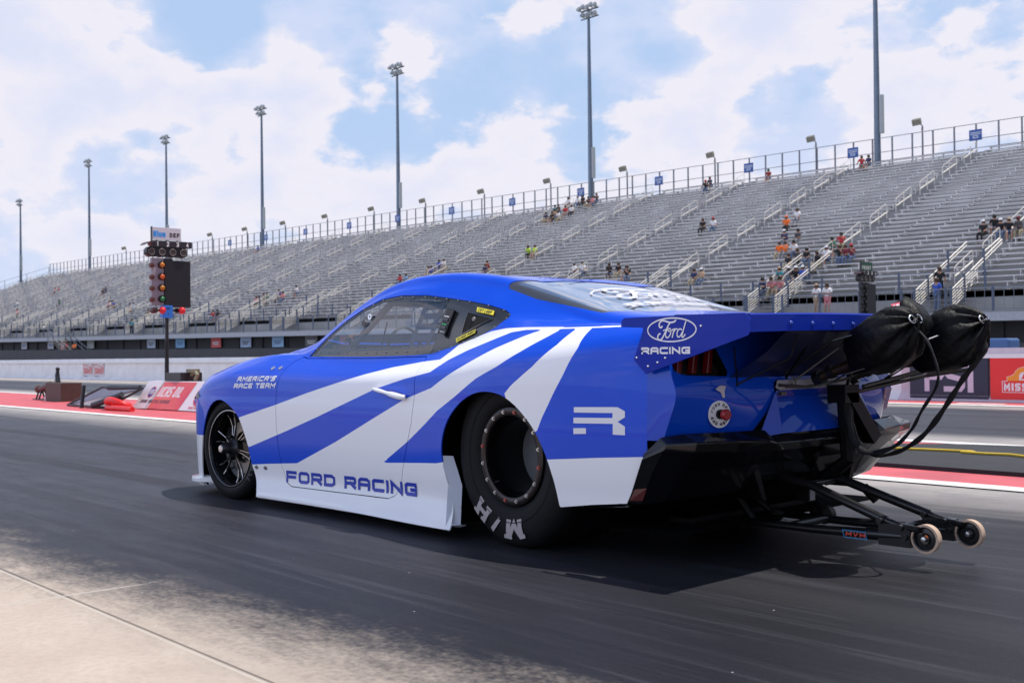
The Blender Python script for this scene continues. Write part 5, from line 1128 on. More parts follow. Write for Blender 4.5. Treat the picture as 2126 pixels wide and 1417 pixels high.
for s_ in (1,-1):
    cx,cy,cz=CH[s_]; ch=bpy.data.objects.new('parachute_pack',None); COL.objects.link(ch); ch.parent=PMNT
    rnd=random.Random(4+s_)
    # bag: faceted sack, gathered at the rear centre
    ax=Vector((-.88,.14,.36)).normalized() if s_>0 else Vector((-.90,.02,.34)).normalized(); a=ax.orthogonal().normalized(); a=Vector((0,1,0))-ax*ax.y; a.normalize(); e=ax.cross(a); NN=64; b=MB(); prof=[(-.165,.03),(-.155,.085),(-.12,.118),(-.05,.140),(.03,.146),(.075,.136),(.11,.108),(.135,.068),(.150,.03),(.155,.012)]; prof=prof if s_>0 else [(h,r*1.08) for h,r in prof]
    for h,r in prof:
        g=max(0,(h-.02)/.135)
        for j in range(NN):
            t=2*math.pi*j/NN; sqr=1/max(abs(math.cos(t)),abs(math.sin(t)))**.35
            fold=1+.075*g*math.sin(t*13+h*30)+.04*g*math.sin(t*23+1)+.045*math.sin(3*t+s_)+.03*math.sin(5*t+h*22)+.014*math.sin(11*t-h*45)
            rr=r*sqr*fold*(.89 if s_>0 else .88); up_=.028*max(0,(h+.02)/.17)**1.5*(1 if h>-.02 else 0); b.v.append(tuple(Vector((cx,cy,cz))+ax*(h+.016*g*math.sin(t*9)+.008*math.sin(t*4+2))+a*rr*math.cos(t)*1.0+e*rr*math.sin(t)*.93+Vector((0,0,up_))))
    k=len(prof); b.f+=[(i*NN+j,i*NN+(j+1)%NN,(i+1)*NN+(j+1)%NN,(i+1)*NN+j) for i in range(k-1) for j in range(NN)]+[tuple(range(NN)),tuple((k-1)*NN+j for j in range(NN))]
    b.build('bag',fab,ch,smooth=70)
    tip=Vector((cx,cy,cz))+ax*.160+Vector((0,0,.032))
    # top flap with red tab
    t0=Vector((-1.40,-.005,1.035)) if s_>0 else Vector((-1.50,-.34,1.0))
    b=MB(); NU=24; ls=1. if s_>0 else .72
    for i in range(13):
        ph=math.pi*i/12
        for j in range(NU):
            t=2*math.pi*j/NU; w_=1+.10*math.sin(3*t+1)+.05*math.sin(7*t+ph*3)
            b.v.append(tuple(t0+ls*Vector((.085*math.sin(ph)*math.cos(t)*w_+.03*math.cos(ph),.075*math.sin(ph)*math.sin(t)*w_,.075*math.cos(ph)*w_-.02*abs(math.cos(t))))))
    b.f+=[(i*NU+j,i*NU+(j+1)%NU,(i+1)*NU+(j+1)%NU,(i+1)*NU+j) for i in range(12) for j in range(NU)]; fl=b.build('pilot_flap',fab,ch,smooth=70)
    if s_>0:
        c0=t0+Vector((.02,.050,.040)); b=MB(); u_=Vector((-.045,-.05,.018)); v_=Vector((-.028,.02,-.020)); f=lambda u,v,off:c0+u_*(u-.5)+v_*(v-.5)+Vector((-.2,.5,.8)).normalized()*off
        b.add([f(0,0,.004),f(1,0,.004),f(1,1,.004),f(0,1,.004)],[(0,1,2,3)]); b.build('red_tab',mat('tab_red',(.55,.03,.08),.5),fl,fix=False)
        st,w=strokes('CHUTE',.5,.13,.035,.06); lettering('tab_text',[[(.08+u,.8-v) for u,v in q] for q in st],.05,lambda u,v,off:f(u,v,.0045+off*.2),PRW,fl)
    # shackle
    b=MB(); 
    for q in (-1,1):
        c0=tip+a*(.022*q)+e*-.002; b.tube([c0+(a*math.cos(t)*.017+e*math.sin(t)*.017) for t in np.linspace(0,2*math.pi,17)],.0035,6,False)
    b.tube([tip-a*.012,tip+a*.012],.005,6); b.build('shackle',mat('shackle_metal',(.8,.8,.8),.25,metal=.9),ch,smooth=60)
    # launcher tube below
    b=MB(); b.tube([(-1.02,cy*.75+.02,.765),(-1.20,cy*.88,.83),(cx+.06,cy,cz-.08)],[.020,.024,.024],14); b.build('launcher',tube_m,ch,smooth=50)
    b=MB(); b.tube([(-1.03,cy*.75+.02,.765),(-1.06,cy*.78+.02,.778)],.034,12); b.tube([(-1.10,cy*.8+.02,.795),(-1.12,cy*.82+.02,.802)],.029,12); b.build('clamp',bm_,ch,smooth=50)
    # long webbing strap from the shackle, hanging down behind and back to the frame
    def strap(P,w_,name='tether_strap'):
        q=[]
        P=[Vector(p) for p in P]; out=[]
        for i in range(len(P)-1):
            p0=P[max(i-1,0)];p1=P[i];p2=P[i+1];p3=P[min(i+2,len(P)-1)]
            for k_ in range(8):
                t=k_/8; out.append(.5*((2*p1)+(-p0+p2)*t+(2*p0-5*p1+4*p2-p3)*t*t+(-p0+3*p1-3*p2+p3)*t**3))
        out.append(P[-1]); b=MB(); b.tube(out,[w_*(1+.18*math.sin(i*.9)) for i in range(len(out))],8,flat=.45); return b.build(name,mat('webbing_black',(.007,.007,.009),.65,bump=.3,bscale=150),ch,smooth=60)
    strap(STRAPS[s_],.0165 if s_<0 else .013)
    b=MB(); b.tube(CABLE[s_],.0035,6,False); b.build('release_cable',mat('cable_dark',(.03,.03,.03),.4,metal=.5) if s_>0 else mat('cable_light',(.35,.35,.36),.35,metal=.7),ch)
b=MB(); b.tube([(-.97,.33,.745),(-1.02,.2,.735),(-1.08,0,.76),(-1.15,-.05,.79),(-1.3,.12,.85)],.006,6,False); b.tube([(-.98,.30,.79),(-1.2,.28,.93),(-1.36,.2,.98)],.005,6,False); b.tube([(-.99,.25,.76),(-1.15,.15,.90),(-1.2,.1,.97)],.005,6,False); b.tube([(-1.03,-.10,.70),(-1.12,-.02,.83),(-1.2,.02,.95)],.009,6,False); b.tube([(-1.03,-.25,.72),(-1.3,-.35,.80),(-1.5,-.4,.86)],.011,6,False); b.tube([(-1.03,-.2,.70),(-1.25,-.42,.77),(-1.45,-.45,.80)],.009,6,False)
b.build('mount_cables',bm_,PMNT)
b=MB(); b.tube([(-.985,.24+.018*math.cos(t),.758+.018*math.sin(t)) for t in np.linspace(0,2*math.pi,17)],.004,6,False); b.build('safety_pin_ring',mat('steel_dull',(.3,.3,.3),.35,metal=.8),PMNT)
# sponsor patch on the far rear corner: blurred pink and navy round emblem
f=lambda u,v,off:Vector((fx(.84,v)-.015+(-.02),-.80-u,v)) 
b=MB(); p=[(-.865,-.745),(-.865,-.875)]
b.add([(fx(.70,.70)-.012,-.70,.70),(fx(.82,.70)-.012,-.83,.70),(fx(.84,.6)-.012,-.845,.60),(fx(.78,.58)-.012,-.78,.585)],[(0,1,2,3)]); b.build('corner_patch',mat('patch_magenta',(.45,.03,.16),.3,coat=.6,col2=(.12,.03,.30),vscale=12),CAR,fix=False)
# orange cone and tag seen in the recess
b=MB(); b.tube([(-.99,-.36,.545),(-.985,-.36,.60)],[.022,.003],8); b.build('red_pennant',mat('pennant_red',(.75,.05,.04),.6),CAR)

# ================= starting lights ("tree") =================
blk=mat('tree_black',(.014,.013,.018),.4,var=.2); smoke=mat('tree_side_grey',(.33,.29,.34),.4)
def make_tree(loc,rz,label,top):
    t=thing('starting_light_tree',label,'starting lights',loc,rz,'starting light trees')
    # local: x = to the right in front view, -y = towards the drivers, z up
    b=MB(); b.tube([(0,0,0),(0,0,1.66)],.034,10); p=b.build('pole',blk,t,smooth=50)
    b=MB(); b.tube([(-.05,-.03,.05),(-.06,-.05,.6),(-.045,-.04,1.2)],.012,6,False); b.tube([(-.10,-.02,.0),(-.2,-.1,.12),(-.07,-.03,.25)],.012,6,False); b.build('cables',blk,p)
    b=MB(); b.box((-.10,-.07,1.63),(.09,.07,1.86)); b.build('base_box',mat('tree_blue',(.03,.17,.62),.4) if top=='a' else blk,t,bevel=.006)
    b=MB(); b.box((-.035,-.073,1.80),(.03,-.070,1.82)); b.box((-.0,-.073,1.70),(.02,-.070,1.715)); b.build('box_socket',blk,t)
    b=MB(); b.box((-.30,-.035,1.86),(-.06,.035,2.73)); b.build('amber_panel',smoke if top=='a' else blk,t,bevel=.004)
    b=MB(); b.box((-.057,-.06,1.86),(.10,.06,2.73)); b.build('spine',blk,t,bevel=.006)
    b=MB(); b.box((.104,-.03,1.83),(.46,.03,2.69)); b.build('black_panel',blk,t,bevel=.004)
    for z,c,n in ((2.60,(.55,.17,.01),'amber_lamp'),(2.385,(.60,.09,.01),'amber_lamp'),(2.18,(.50,.17,.01),'amber_lamp'),(1.975,(.01,.16,.05),'green_lamp')):
        b=MB(); b.lathe([(0,-.115),(.035,-.108),(.055,-.085),(.058,-.04)],(-.115,0,z),'y',20); b.build(n,mat(n+str(z),c,.25,coat=.6) if top=='a' else blk,t,smooth=60)
        b=MB(); b.lathe([(.064,-.10),(.066,-.035)],(-.115,0,z),'y',20); b.build('lamp_hood',blk,t,solid=.003)
        b=MB(); b.lathe([(0,-.10),(.04,-.09),(.05,-.03)],(-.30,0,z-.01),'y',16); b.build('far_lamp',mat('amber_far',(.10,.03,.02),.3) if top=='a' else blk,t,smooth=60)
    for x,c in ((-.11,(.75,.01,.015)),(.27,(.75,.01,.02))):
        b=MB(); b.lathe([(0,-.13),(.04,-.12),(.062,-.09),(.064,-.05)],(x,0,1.77),'y',20); b.build('red_lamp',mat('lamp_bright_red',c,.25,coat=.6) if top=='a' else blk,t,smooth=60)
    b=MB(); b.lathe([(0,-.10),(.05,-.09),(.06,-.05),(.06,.03),(0,.04)],(-.25,0,1.77),'y',16); b.build('dark_lamp',mat('lamp_dark_red',(.05,.015,.02),.4),t,smooth=60)
    b=MB(); b.tube([(-.27,.0,1.77),(.32,.0,1.77)],.02,8); b.lathe([(.03,-.05),(.05,0),(.03,.05)],(.2,0,1.77),'y',12); b.build('lamp_bar',blk,t)
    # pre-stage pod
    b=MB()
    for k in range(4): b.lathe([(.078,-.07),(.092,-.06),(.096,.06),(.06,.10),(0,.10)],(-.31+k*.205,0,2.84),'y',20)
    b.box((-.31,-.055,2.755),(.305,.075,2.925)); b.build('prestage_pod',blk,t,smooth=40)
    for k in range(4):
        b=MB(); b.lathe([(0,-.062),(.05,-.062),(.052,-.066),(.064,-.066),(.066,-.055)],(-.31+k*.205,-.005,2.84),'y',24); b.build('prestage_lamp',mat('prestage_glass',(.055,.045,.045),.3),t)
        b=MB(); b.lathe([(.054,-.0),(.062,-.003),(.066,.0)],(-.31+k*.205,-.074,2.84),'y',24); b.build('lamp_ring',mat('ring_grey',(.22,.19,.18),.4),t)
    # number bar with curved visor at its left
    b=MB(); b.box((-.28,-.075,2.93),(.47,.05,3.045)); nbar=b.build('number_bar',mat('number_black',(.025,.02,.03),.45),t)
    for k,ch in enumerate('1234'):
        st,w=strokes(ch,.085,.045,.01,.015); lettering('number',[[(-.21+k*.19+u,2.945+v) for u,v in q] for q in st],.016,lambda u,v,off:Vector((u,-.077-off,v)),mat('number_white',(.85,.85,.85),.5),nbar)
    b=MB(); P=[(-.46,2.955),(-.43,2.985),(-.39,3.01),(-.34,3.015),(-.30,2.99),(-.27,2.945)]
    b.add([(x,-.14,z) for x,z in P]+[(x,.10,z) for x,z in P],[(i,i+1,i+7,i+6) for i in range(5)]); b.build('visor',mat('visor_brown',(.06,.035,.04),.4),t,solid=.008,smooth=60)
    b=MB(); b.box((-.29,-.05,3.06),(.27,-.01,3.29)); sg_=b.build('top_sign',mat('top_sign_'+top,(.62,.60,.66) if top=='a' else (.02,.07,.05),.5),t,bevel=.003)
    b=MB(); b.box((-.30,-.055,3.03),(-.285,-.005,3.30)); b.box((-.2,-.04,3.02),(-.18,-.02,3.07)); b.box((.2,-.04,3.02),(.22,-.02,3.07)); b.build('sign_mount',blk,t)
    ff=lambda u,v,off:Vector((u,-.052-off,v))
    if top=='a':
        st,w=strokes('Blue',.105,.058,.012,.024); lettering('sign_lettering',[[(-.265+u,3.115+v) for u,v in q] for q in st],.027,ff,mat('sign_cyan',(.04,.32,.85),.5),sg_)
        st,w=strokes('DEF',.085,.058,.012,.024); lettering('sign_lettering',[[(.045+u,3.115+v) for u,v in q] for q in st],.019,ff,INK,sg_)
    else:
        st,w=strokes('FENDT',.10,.075,.016,.022); lettering('sign_lettering',[[(-.25+u,3.08+v) for u,v in q] for q in st],.024,ff,mat('sign_offwhite',(.55,.55,.52),.5),sg_)
    return t
# front view looks along +s: local x = +d, local y = +s
RZT=TA-math.pi/2
make_tree(TW(19.75,8.95,.0),RZT,'starting light tree behind the barrier board, topped by a white and blue sign','a')
make_tree(TW(16.65,27.6,.0),RZT,'starting light tree beyond the far barrier, topped by a dark sign','b')
# barrier board in front of the tree
bd=thing('barrier_board','low slanted white and red advertising board in front of the starting light tree','board',TW(19.45,8.15),TA)
# local: x=+s (left in image), y=-d
def BP(u,v,off=0):   # u metres along the board to the right, v up the slanted face 0..1
    n=Vector((-.05,.77,.63)).normalized(); p=Vector((-u*.995+ .22*(1-v)*-0 ,-.02-.30*v-.06*u,.02+.47*v)); return p+n*off
b=MB(); Wd=3.6
fr=[BP(0,0),BP(Wd,0),BP(Wd,1),BP(-.42+.42,1)]; bk=[Vector((p.x,p.y-.45*(1 if i<2 else .3),p.z)) for i,p in enumerate(fr)]
b.add([tuple(p) for p in fr+bk],[(0,1,2,3),(7,6,5,4),(0,4,5,1),(1,5,6,2),(2,6,7,3),(3,7,4,0)]); b.build('board_body',mat('board_white',(.70,.64,.68),.5),bd)
LB=1/.55
fB=lambda u,v,off:BP(u,v*LB,off+.003)
b=MB(); b.add([fB(.42+.10,.0,.001),fB(1.62,.0,.001),fB(1.74,.535,.001),fB(.62,.535,.001)],[(0,1,2,3)]); b.build('red_field',mat('board_red',(.62,.05,.09),.5,col2=(.72,.12,.10),vscale=1.5),bd)
def sh(st,x,y,k=.22): return [[(x+u+k*v,y+v) for u,v in q] for q in st]
st,w=strokes('LUCAS OIL',.20,.095,.022,.034); lettering('board_lettering',sh(st,.50,.24),.036,lambda u,v,off:fB(u,v,off+.001),mat('board_white',(.70,.64,.68),.5),bd)
st,w=strokes('DRAG RACING SERIES',.062,.050,.016,.013); lettering('board_small_lettering',sh(st,.13,.115),.014,lambda u,v,off:fB(u,v,off+.001),mat('board_grey_ink',(.10,.05,.07),.5),bd)
for cx,r in ((.36,.105),(2.12,.20)):
    cyy=.33 if cx<1 else .30
    b=MB(); n=28; b.add([fB(cx+r*math.cos(2*math.pi*i/n),cyy+r*1.05*math.sin(2*math.pi*i/n),.002) for i in range(n)],[tuple(range(n))]); b.build('round_logo_ring',mat('logo_red',(.55,.03,.06),.5),bd)
    b=MB(); b.add([fB(cx+r*.84*math.cos(2*math.pi*i/n),cyy+r*.88*math.sin(2*math.pi*i/n),.0035) for i in range(n)],[tuple(range(n))]); b.build('round_logo',mat('logo_navy',(.04,.06,.28),.5),bd)
    k=r/.2; st,w=strokes('NHRA',.19*k,.075*k,.016*k,.024*k); lettering('logo_lettering',[[(cx-w/2+u+.1*v-.01,cyy-.095*k+v) for u,v in q] for q in st],.025*k,lambda u,v,off:fB(u,v,off+.004),mat('board_white',(.70,.64,.68),.5),bd)
    if cx>1:
        st,w=strokes('DRAG RACING',.04,.032,.010,.008)
        lettering('logo_small_lettering',[[(cx-w/2+u,.035+v) for u,v in q] for q in st],.008,lambda u,v,off:fB(u,v,off+.002),mat('logo_red',(.55,.03,.06),.5),bd)
lettering('panel_seam',[[(.46,-.0),(.60,.56)]],.012,lambda u,v,off:fB(u,v,off+.004),INK,bd,sq=False)
# control box with hoses on top of the board
t=thing('control_box','black electrical box with hose fittings behind the slanted board','box',TW(18.95,8.75),TA)
b=MB(); b.box((-.62,-.2,0),(.0,.2,.64)); b.build('case',blk,t,bevel=.01)
b=MB(); b.tube([(-.62,0,.60),(-.75,0,.66),(-.85,0,.60),(-.80,.02,.52)],.035,8); b.box((-.78,-.08,.64),(-.58,.08,.70)); b.build('hose_fitting',mat('fitting_olive',(.20,.19,.12),.6),t)
# left props: brown electrical box + camera sandbag frame
t=thing('brown_case','brown metal equipment case standing on the red island, left of the angled panel','case',TW(24.6,8.75),TA)
b=MB(); b.box((-.60,-.22,0),(.32,.22,.40)); b.build('case',mat('case_brown',(.075,.045,.035),.6,var=.2),t,bevel=.008)
b=MB(); b.tube([(.18,0,.40),(.22,0,.55),(.20,0,.68)],[.055,.05,.03],8); b.lathe([(.0,-.04),(.04,-.02),(.045,.03),(0,.05)],(.2,0,.68),'z',10); b.tube([(.2,0,.6),(.42,0,.40)],.006,5,False); b.build('antenna',blk,t)
t=thing('timing_camera','dark timing camera on thin legs beside the brown case','camera',TW(25.6,8.75),TA)
b=MB(); b.tube([(.25,0,.235),(-.35,0,.33)],[.075,.09],12); b.build('camera_body',mat('camera_brown',(.06,.035,.03),.5),t,smooth=50)
b=MB(); b.lathe([(0,0),(.085,.0),(.09,.10),(0,.11)],(.30,0,.235),'x',14); b.build('lens_hood',mat('rust',(.12,.035,.02),.6),t,smooth=50)
b=MB()
for x in (.28,.10,-.25): b.tube([(x,-.1,0),(x,-.02,.25)],.02,6); b.tube([(x,.1,0),(x,.02,.25)],.02,6)
b.box((-.75,-.13,0),(.42,.13,.025)); b.box((-.65,-.1,.02),(-.35,.1,.28)); b.build('stand',blk,t)
b=MB(); b.box((-.62,.10,.0),(-.42,.16,.10)); b.build('white_tag',mat('tag_white',(.6,.55,.55),.6),t)
# angled reflective panel in a black frame
t=thing('angled_panel','angled purple reflective panel in a black frame on the red island','panel',TW(20.5,7.72),TA)
pu=mat('panel_glass',(.16,.10,.15),.12,coat=.5,col2=(.30,.22,.22),vscale=1.2)
A_,B_,C_,D_=(1.15,-.10,.03),(-.75,-.10,.03),(-1.35,-.50,.37),(.10,-.35,.37)
b=MB(); b.add([A_,B_,C_,D_],[(0,1,2,3)]); b.build('panel_sheet',pu,t,solid=.02)
b=MB(); 
for p,q in ((A_,B_),(B_,C_),(C_,D_),(D_,A_)): b.tube([p,q],.022,6)
b.tube([(.05,.05,0),(.05,-.0,.42)],.035,8); b.build('frame',blk,t)
b=MB(); b.tube([(-.15,-.36,.37),(-1.25,-.5,.385)],.04,8); b.tube([(-.35,.0,.06),(-.95,-.3,.26)],.055,8); b.build('rollers',mat('roller_dark',(.04,.045,.055),.5),t,smooth=50)
t=thing('red_hose','coiled bright red hose lying between the angled panel and the board','hose',TW(19.3,7.72),TA)
b=MB(); b.tube([(.0+.34*math.cos(a),-.12+.14*math.sin(a),.08+.10*max(0,math.sin(a))) for a in np.linspace(0,2*math.pi,25)],.055,8,False); b.tube([(.05,.05,.05),(-.4,.05,.05),(-.9,-.0,.04)],.05,8); b.build('hose',mat('hose_red',(.72,.02,.02),.4),t,smooth=60)
# ================= spectators =================
def skinmesh(verts,edges,radii,sub=1):
    me=bpy.data.meshes.new('tmp'); me.from_pydata(verts,edges,[]); o=bpy.data.objects.new('tmp',me); COL.objects.link(o)
    o.modifiers.new('k','SKIN'); sv=me.skin_vertices[0].data
    for i,r in enumerate(radii): sv[i].radius=(r if isinstance(r,tuple) else (r,r))
    sv[0].use_root=True
    if sub: m=o.modifiers.new('s','SUBSURF'); m.levels=sub; m.render_levels=sub
    dg=bpy.context.evaluated_depsgraph_get(); dg.update(); r=bpy.data.meshes.new_from_object(o.evaluated_get(dg)); bpy.data.objects.remove(o); r.shade_smooth(); return r
# skeletons: pelvis, chest, neck, head..., local +y is the way the person faces (towards the strip), z up, origin at seat level / feet
def skel(pose):
    if pose.startswith('sit'):
        lean={'sit':0.04,'sitlean':.20,'sitside':.05}[pose]; pz=.10
        P=dict(pel=(0,0,pz),wai=(0,lean*.4,pz+.20),che=(0,lean*.8,pz+.40),nek=(0,lean,pz+.53),hed=(0,lean+.02,pz+.66),top=(0,lean+.02,pz+.76))
        for s in (1,-1):
            P['sh%d'%s]=(.17*s,lean*.9,pz+.46); P['hp%d'%s]=(.09*s,.02,pz-.01); P['kn%d'%s]=(.13*s,.44,pz-.02); P['an%d'%s]=(.13*s,.46,-.40); P['to%d'%s]=(.14*s,.60,-.43)
            if pose=='sit': P['el%d'%s]=(.24*s,lean+.06,pz+.22); P['ha%d'%s]=(.13*s,.30,pz+.09)
            elif pose=='sitlean': P['el%d'%s]=(.20*s,.30,pz+.20); P['ha%d'%s]=(.05*s,.42,pz+.24)
            else: P['el%d'%s]=(.30*s,lean-.02,pz+.26) if s>0 else (-.22,.10,pz+.24); P['ha%d'%s]=(.42,.10,pz+.05) if s>0 else (-.05,.28,pz+.45)
    else:
        pz=.92; P=dict(pel=(0,0,pz),wai=(0,0,pz+.2),che=(0,.0,pz+.40),nek=(0,.01,pz+.54),hed=(0,.03,pz+.67),top=(0,.03,pz+.78))
        for s in (1,-1):
            P['sh%d'%s]=(.18*s,0,pz+.47); P['hp%d'%s]=(.09*s,0,pz-.02); P['kn%d'%s]=(.10*s,.02,.48); P['an%d'%s]=(.10*s,-.02,.08); P['to%d'%s]=(.11*s,.14,.03)
            if pose=='stand': P['el%d'%s]=(.26*s,-.02,pz+.20); P['ha%d'%s]=(.24*s,.06,pz-.04)
            else: P['el%d'%s]=(.25*s,.06,pz+.22); P['ha%d'%s]=(-.08*s,.22,pz+.27)
    return P
def build_parts(pose):
    P=skel(pose); K=list(P); ix={k:i for i,k in enumerate(K)}
    def E(*c): return [(ix[a],ix[b]) for a,b in zip(c,c[1:])]
    R=dict(pel=.125,wai=.115,che=.14,nek=.055,hed=.095,top=.07); 
    for s in (1,-1): R.update({'sh%d'%s:.062,'el%d'%s:.042,'ha%d'%s:.036,'hp%d'%s:.09,'kn%d'%s:.06,'an%d'%s:.042,'to%d'%s:.038})
    body_e=E('pel','wai','che','nek','hed','top')+sum([E('che','sh%d'%s,'el%d'%s,'ha%d'%s)+E('pel','hp%d'%s,'kn%d'%s,'an%d'%s,'to%d'%s) for s in (1,-1)],[])
    body=skinmesh([P[k] for k in K],body_e,[R[k]*.92 for k in K])
    def sub(keys,edges,grow,ends={}):
        kk=[k for k in keys]; j={k:i for i,k in enumerate(kk)}; pts=[Vector(ends.get(k,P.get(k,(0,0,0)))) for k in kk]; return skinmesh([tuple(p) for p in pts],[(j[a],j[b]) for a,b in edges],[R.get(k[:3] if k[:3] in R else k,.05)+grow for k in kk])
    mid=lambda a,b,t:tuple(Vector(P[a]).lerp(Vector(P[b]),t))
    ends={'sl1':mid('sh1','el1',.85),'sl-1':mid('sh-1','el-1',.85)}; R['sl1']=R['sl-1']=.05
    def sub2(keys,edges,grow,ends,rr={}):
        j={k:i for i,k in enumerate(keys)}; return skinmesh([tuple(ends.get(k,P.get(k))) for k in keys],[(j[a],j[b]) for a,b in edges],[rr.get(k,R.get(k,.05))+grow for k in keys])
    shirt=sub2(['pel','wai','che','sh1','sh-1','sl1','sl-1'],[('pel','wai'),('wai','che'),('che','sh1'),('che','sh-1'),('sh1','sl1'),('sh-1','sl-1')],.018,ends)
    e2={'lg1':mid('kn1','an1',.25),'lg-1':mid('kn-1','an-1',.25)}
    shorts=sub2(['pel','hp1','hp-1','kn1','kn-1'],[('pel','hp1'),('pel','hp-1'),('hp1','kn1'),('hp-1','kn-1')],.016,{})
    long_=sub2(['pel','hp1','hp-1','kn1','kn-1','an1','an-1'],[('pel','hp1'),('pel','hp-1'),('hp1','kn1'),('hp-1','kn-1'),('kn1','an1'),('kn-1','an-1')],.016,{})
    h=Vector(P['hed']); 
    b=MB(); b.lathe([(0,.135),(.06,.125),(.10,.08),(.108,.03),(.106,.005)],h,'z',14); b.add([tuple(h+Vector(v)) for v in ((-.08,.08,.01),(.08,.08,.01),(.06,.19,-.0),(-.06,.19,-.0),(-.08,.08,.022),(.08,.08,.022),(.06,.19,.010),(-.06,.19,.010))],[(0,3,2,1),(4,5,6,7),(0,1,5,4),(1,2,6,5),(2,3,7,6),(3,0,4,7)])
    cap=bpy.data.meshes.new('cap'); cap.from_pydata(b.v,[],b.f); cap.update(); cap.shade_smooth()
    b=MB(); b.lathe([(0,.13),(.06,.12),(.105,.07),(.112,.0),(.105,-.06),(.085,-.09)],h+Vector((0,-.022,0)),'z',14); hair=bpy.data.meshes.new('hair'); hair.from_pydata(b.v,[],b.f); hair.update(); hair.shade_smooth()
    b=MB(); b.add([tuple(h+Vector(v)) for v in ((-.014,.085,-.02),(.014,.085,-.02),(0,.118,-.025),(0,.09,.01))],[(0,1,2),(1,3,2),(3,0,2),(0,3,1)])
    for s in (1,-1): b.box(tuple(h+Vector((.028*s-.008,.088,.008))),tuple(h+Vector((.028*s+.008,.096,.018))))
    b.box(tuple(h+Vector((-.018,.085,-.048))),tuple(h+Vector((.018,.092,-.042))))
    face=bpy.data.meshes.new('face'); face.from_pydata(b.v,[],b.f); face.update()
    b=MB()
    for s in (1,-1):
        a=Vector(P['an%d'%s]); b.box((a.x-.05,a.y-.09,a.z-.08),(a.x+.05,a.y+.19,a.z+.0))
    shoe=bpy.data.meshes.new('shoe'); shoe.from_pydata(b.v,[],b.f); shoe.update()
    return dict(body=body,shirt=shirt,shorts=shorts,long=long_,cap=cap,hair=hair,face=face,shoes=shoe)
POSES={p:build_parts(p) for p in ('sit','sitlean','sitside','stand','standfold')}
CC={'black':(.012,.012,.015),'navy':(.025,.035,.10),'blue':(.03,.09,.45),'light blue':(.18,.38,.62),'white':(.75,.74,.76),'red':(.50,.03,.04),'maroon':(.16,.02,.04),'dark red':(.25,.03,.03),'orange':(.85,.16,.02),'pink':(.62,.22,.25),'teal':(.03,.25,.30),'green':(.03,.16,.10),'grey':(.22,.22,.25),'dark grey':(.06,.06,.07),'tan':(.42,.30,.20),'lime yellow':(.50,.75,.05),'purple':(.14,.07,.28),'denim':(.09,.13,.22),'khaki':(.33,.27,.18),'brown':(.06,.03,.02)}
def cm(c): return mat('cloth_'+c.replace(' ','_'),CC[c],.8)
SKN=[mat('skin_light',(.50,.27,.19),.5),mat('skin_tan',(.36,.18,.11),.5),mat('skin_dark',(.12,.055,.035),.5)]
MC={}
def pmesh(pose,part,m):
    k=(pose,part,m.name)
    if k not in MC: me=POSES[pose][part].copy(); me.materials.clear(); me.materials.append(m); MC[k]=me
    return MC[k]
def person(pose,loc,rz,shirt,legs,head,skin,label,group,long=True):
    t=thing('person',label,'person',loc,rz,group)
    def add(n,part,m): o=bpy.data.objects.new(n,pmesh(pose,part,m)); COL.objects.link(o); o.parent=t
    add('body','body',SKN[skin]); add('shirt','shirt',cm(shirt)); add('trousers' if long else 'shorts','long' if long else 'shorts',cm(legs))
    if head in('brown hair','black hair'): add('hair','hair',mat('hair_'+head[:5],(.05,.025,.012) if head[0:2]=='br' else (.01,.008,.008),.6))
    else: add('hair','hair',mat('hair_brown',(.05,.025,.012),.6)); add('cap','cap',cm(head.split()[0]))
    add('face','face',mat('face_marks',(.13,.05,.04),.6)); add('shoes','shoes',mat('shoes_pale',(.5,.5,.5),.7) if skin==0 else mat('shoes_dark',(.03,.03,.03),.7)); return t
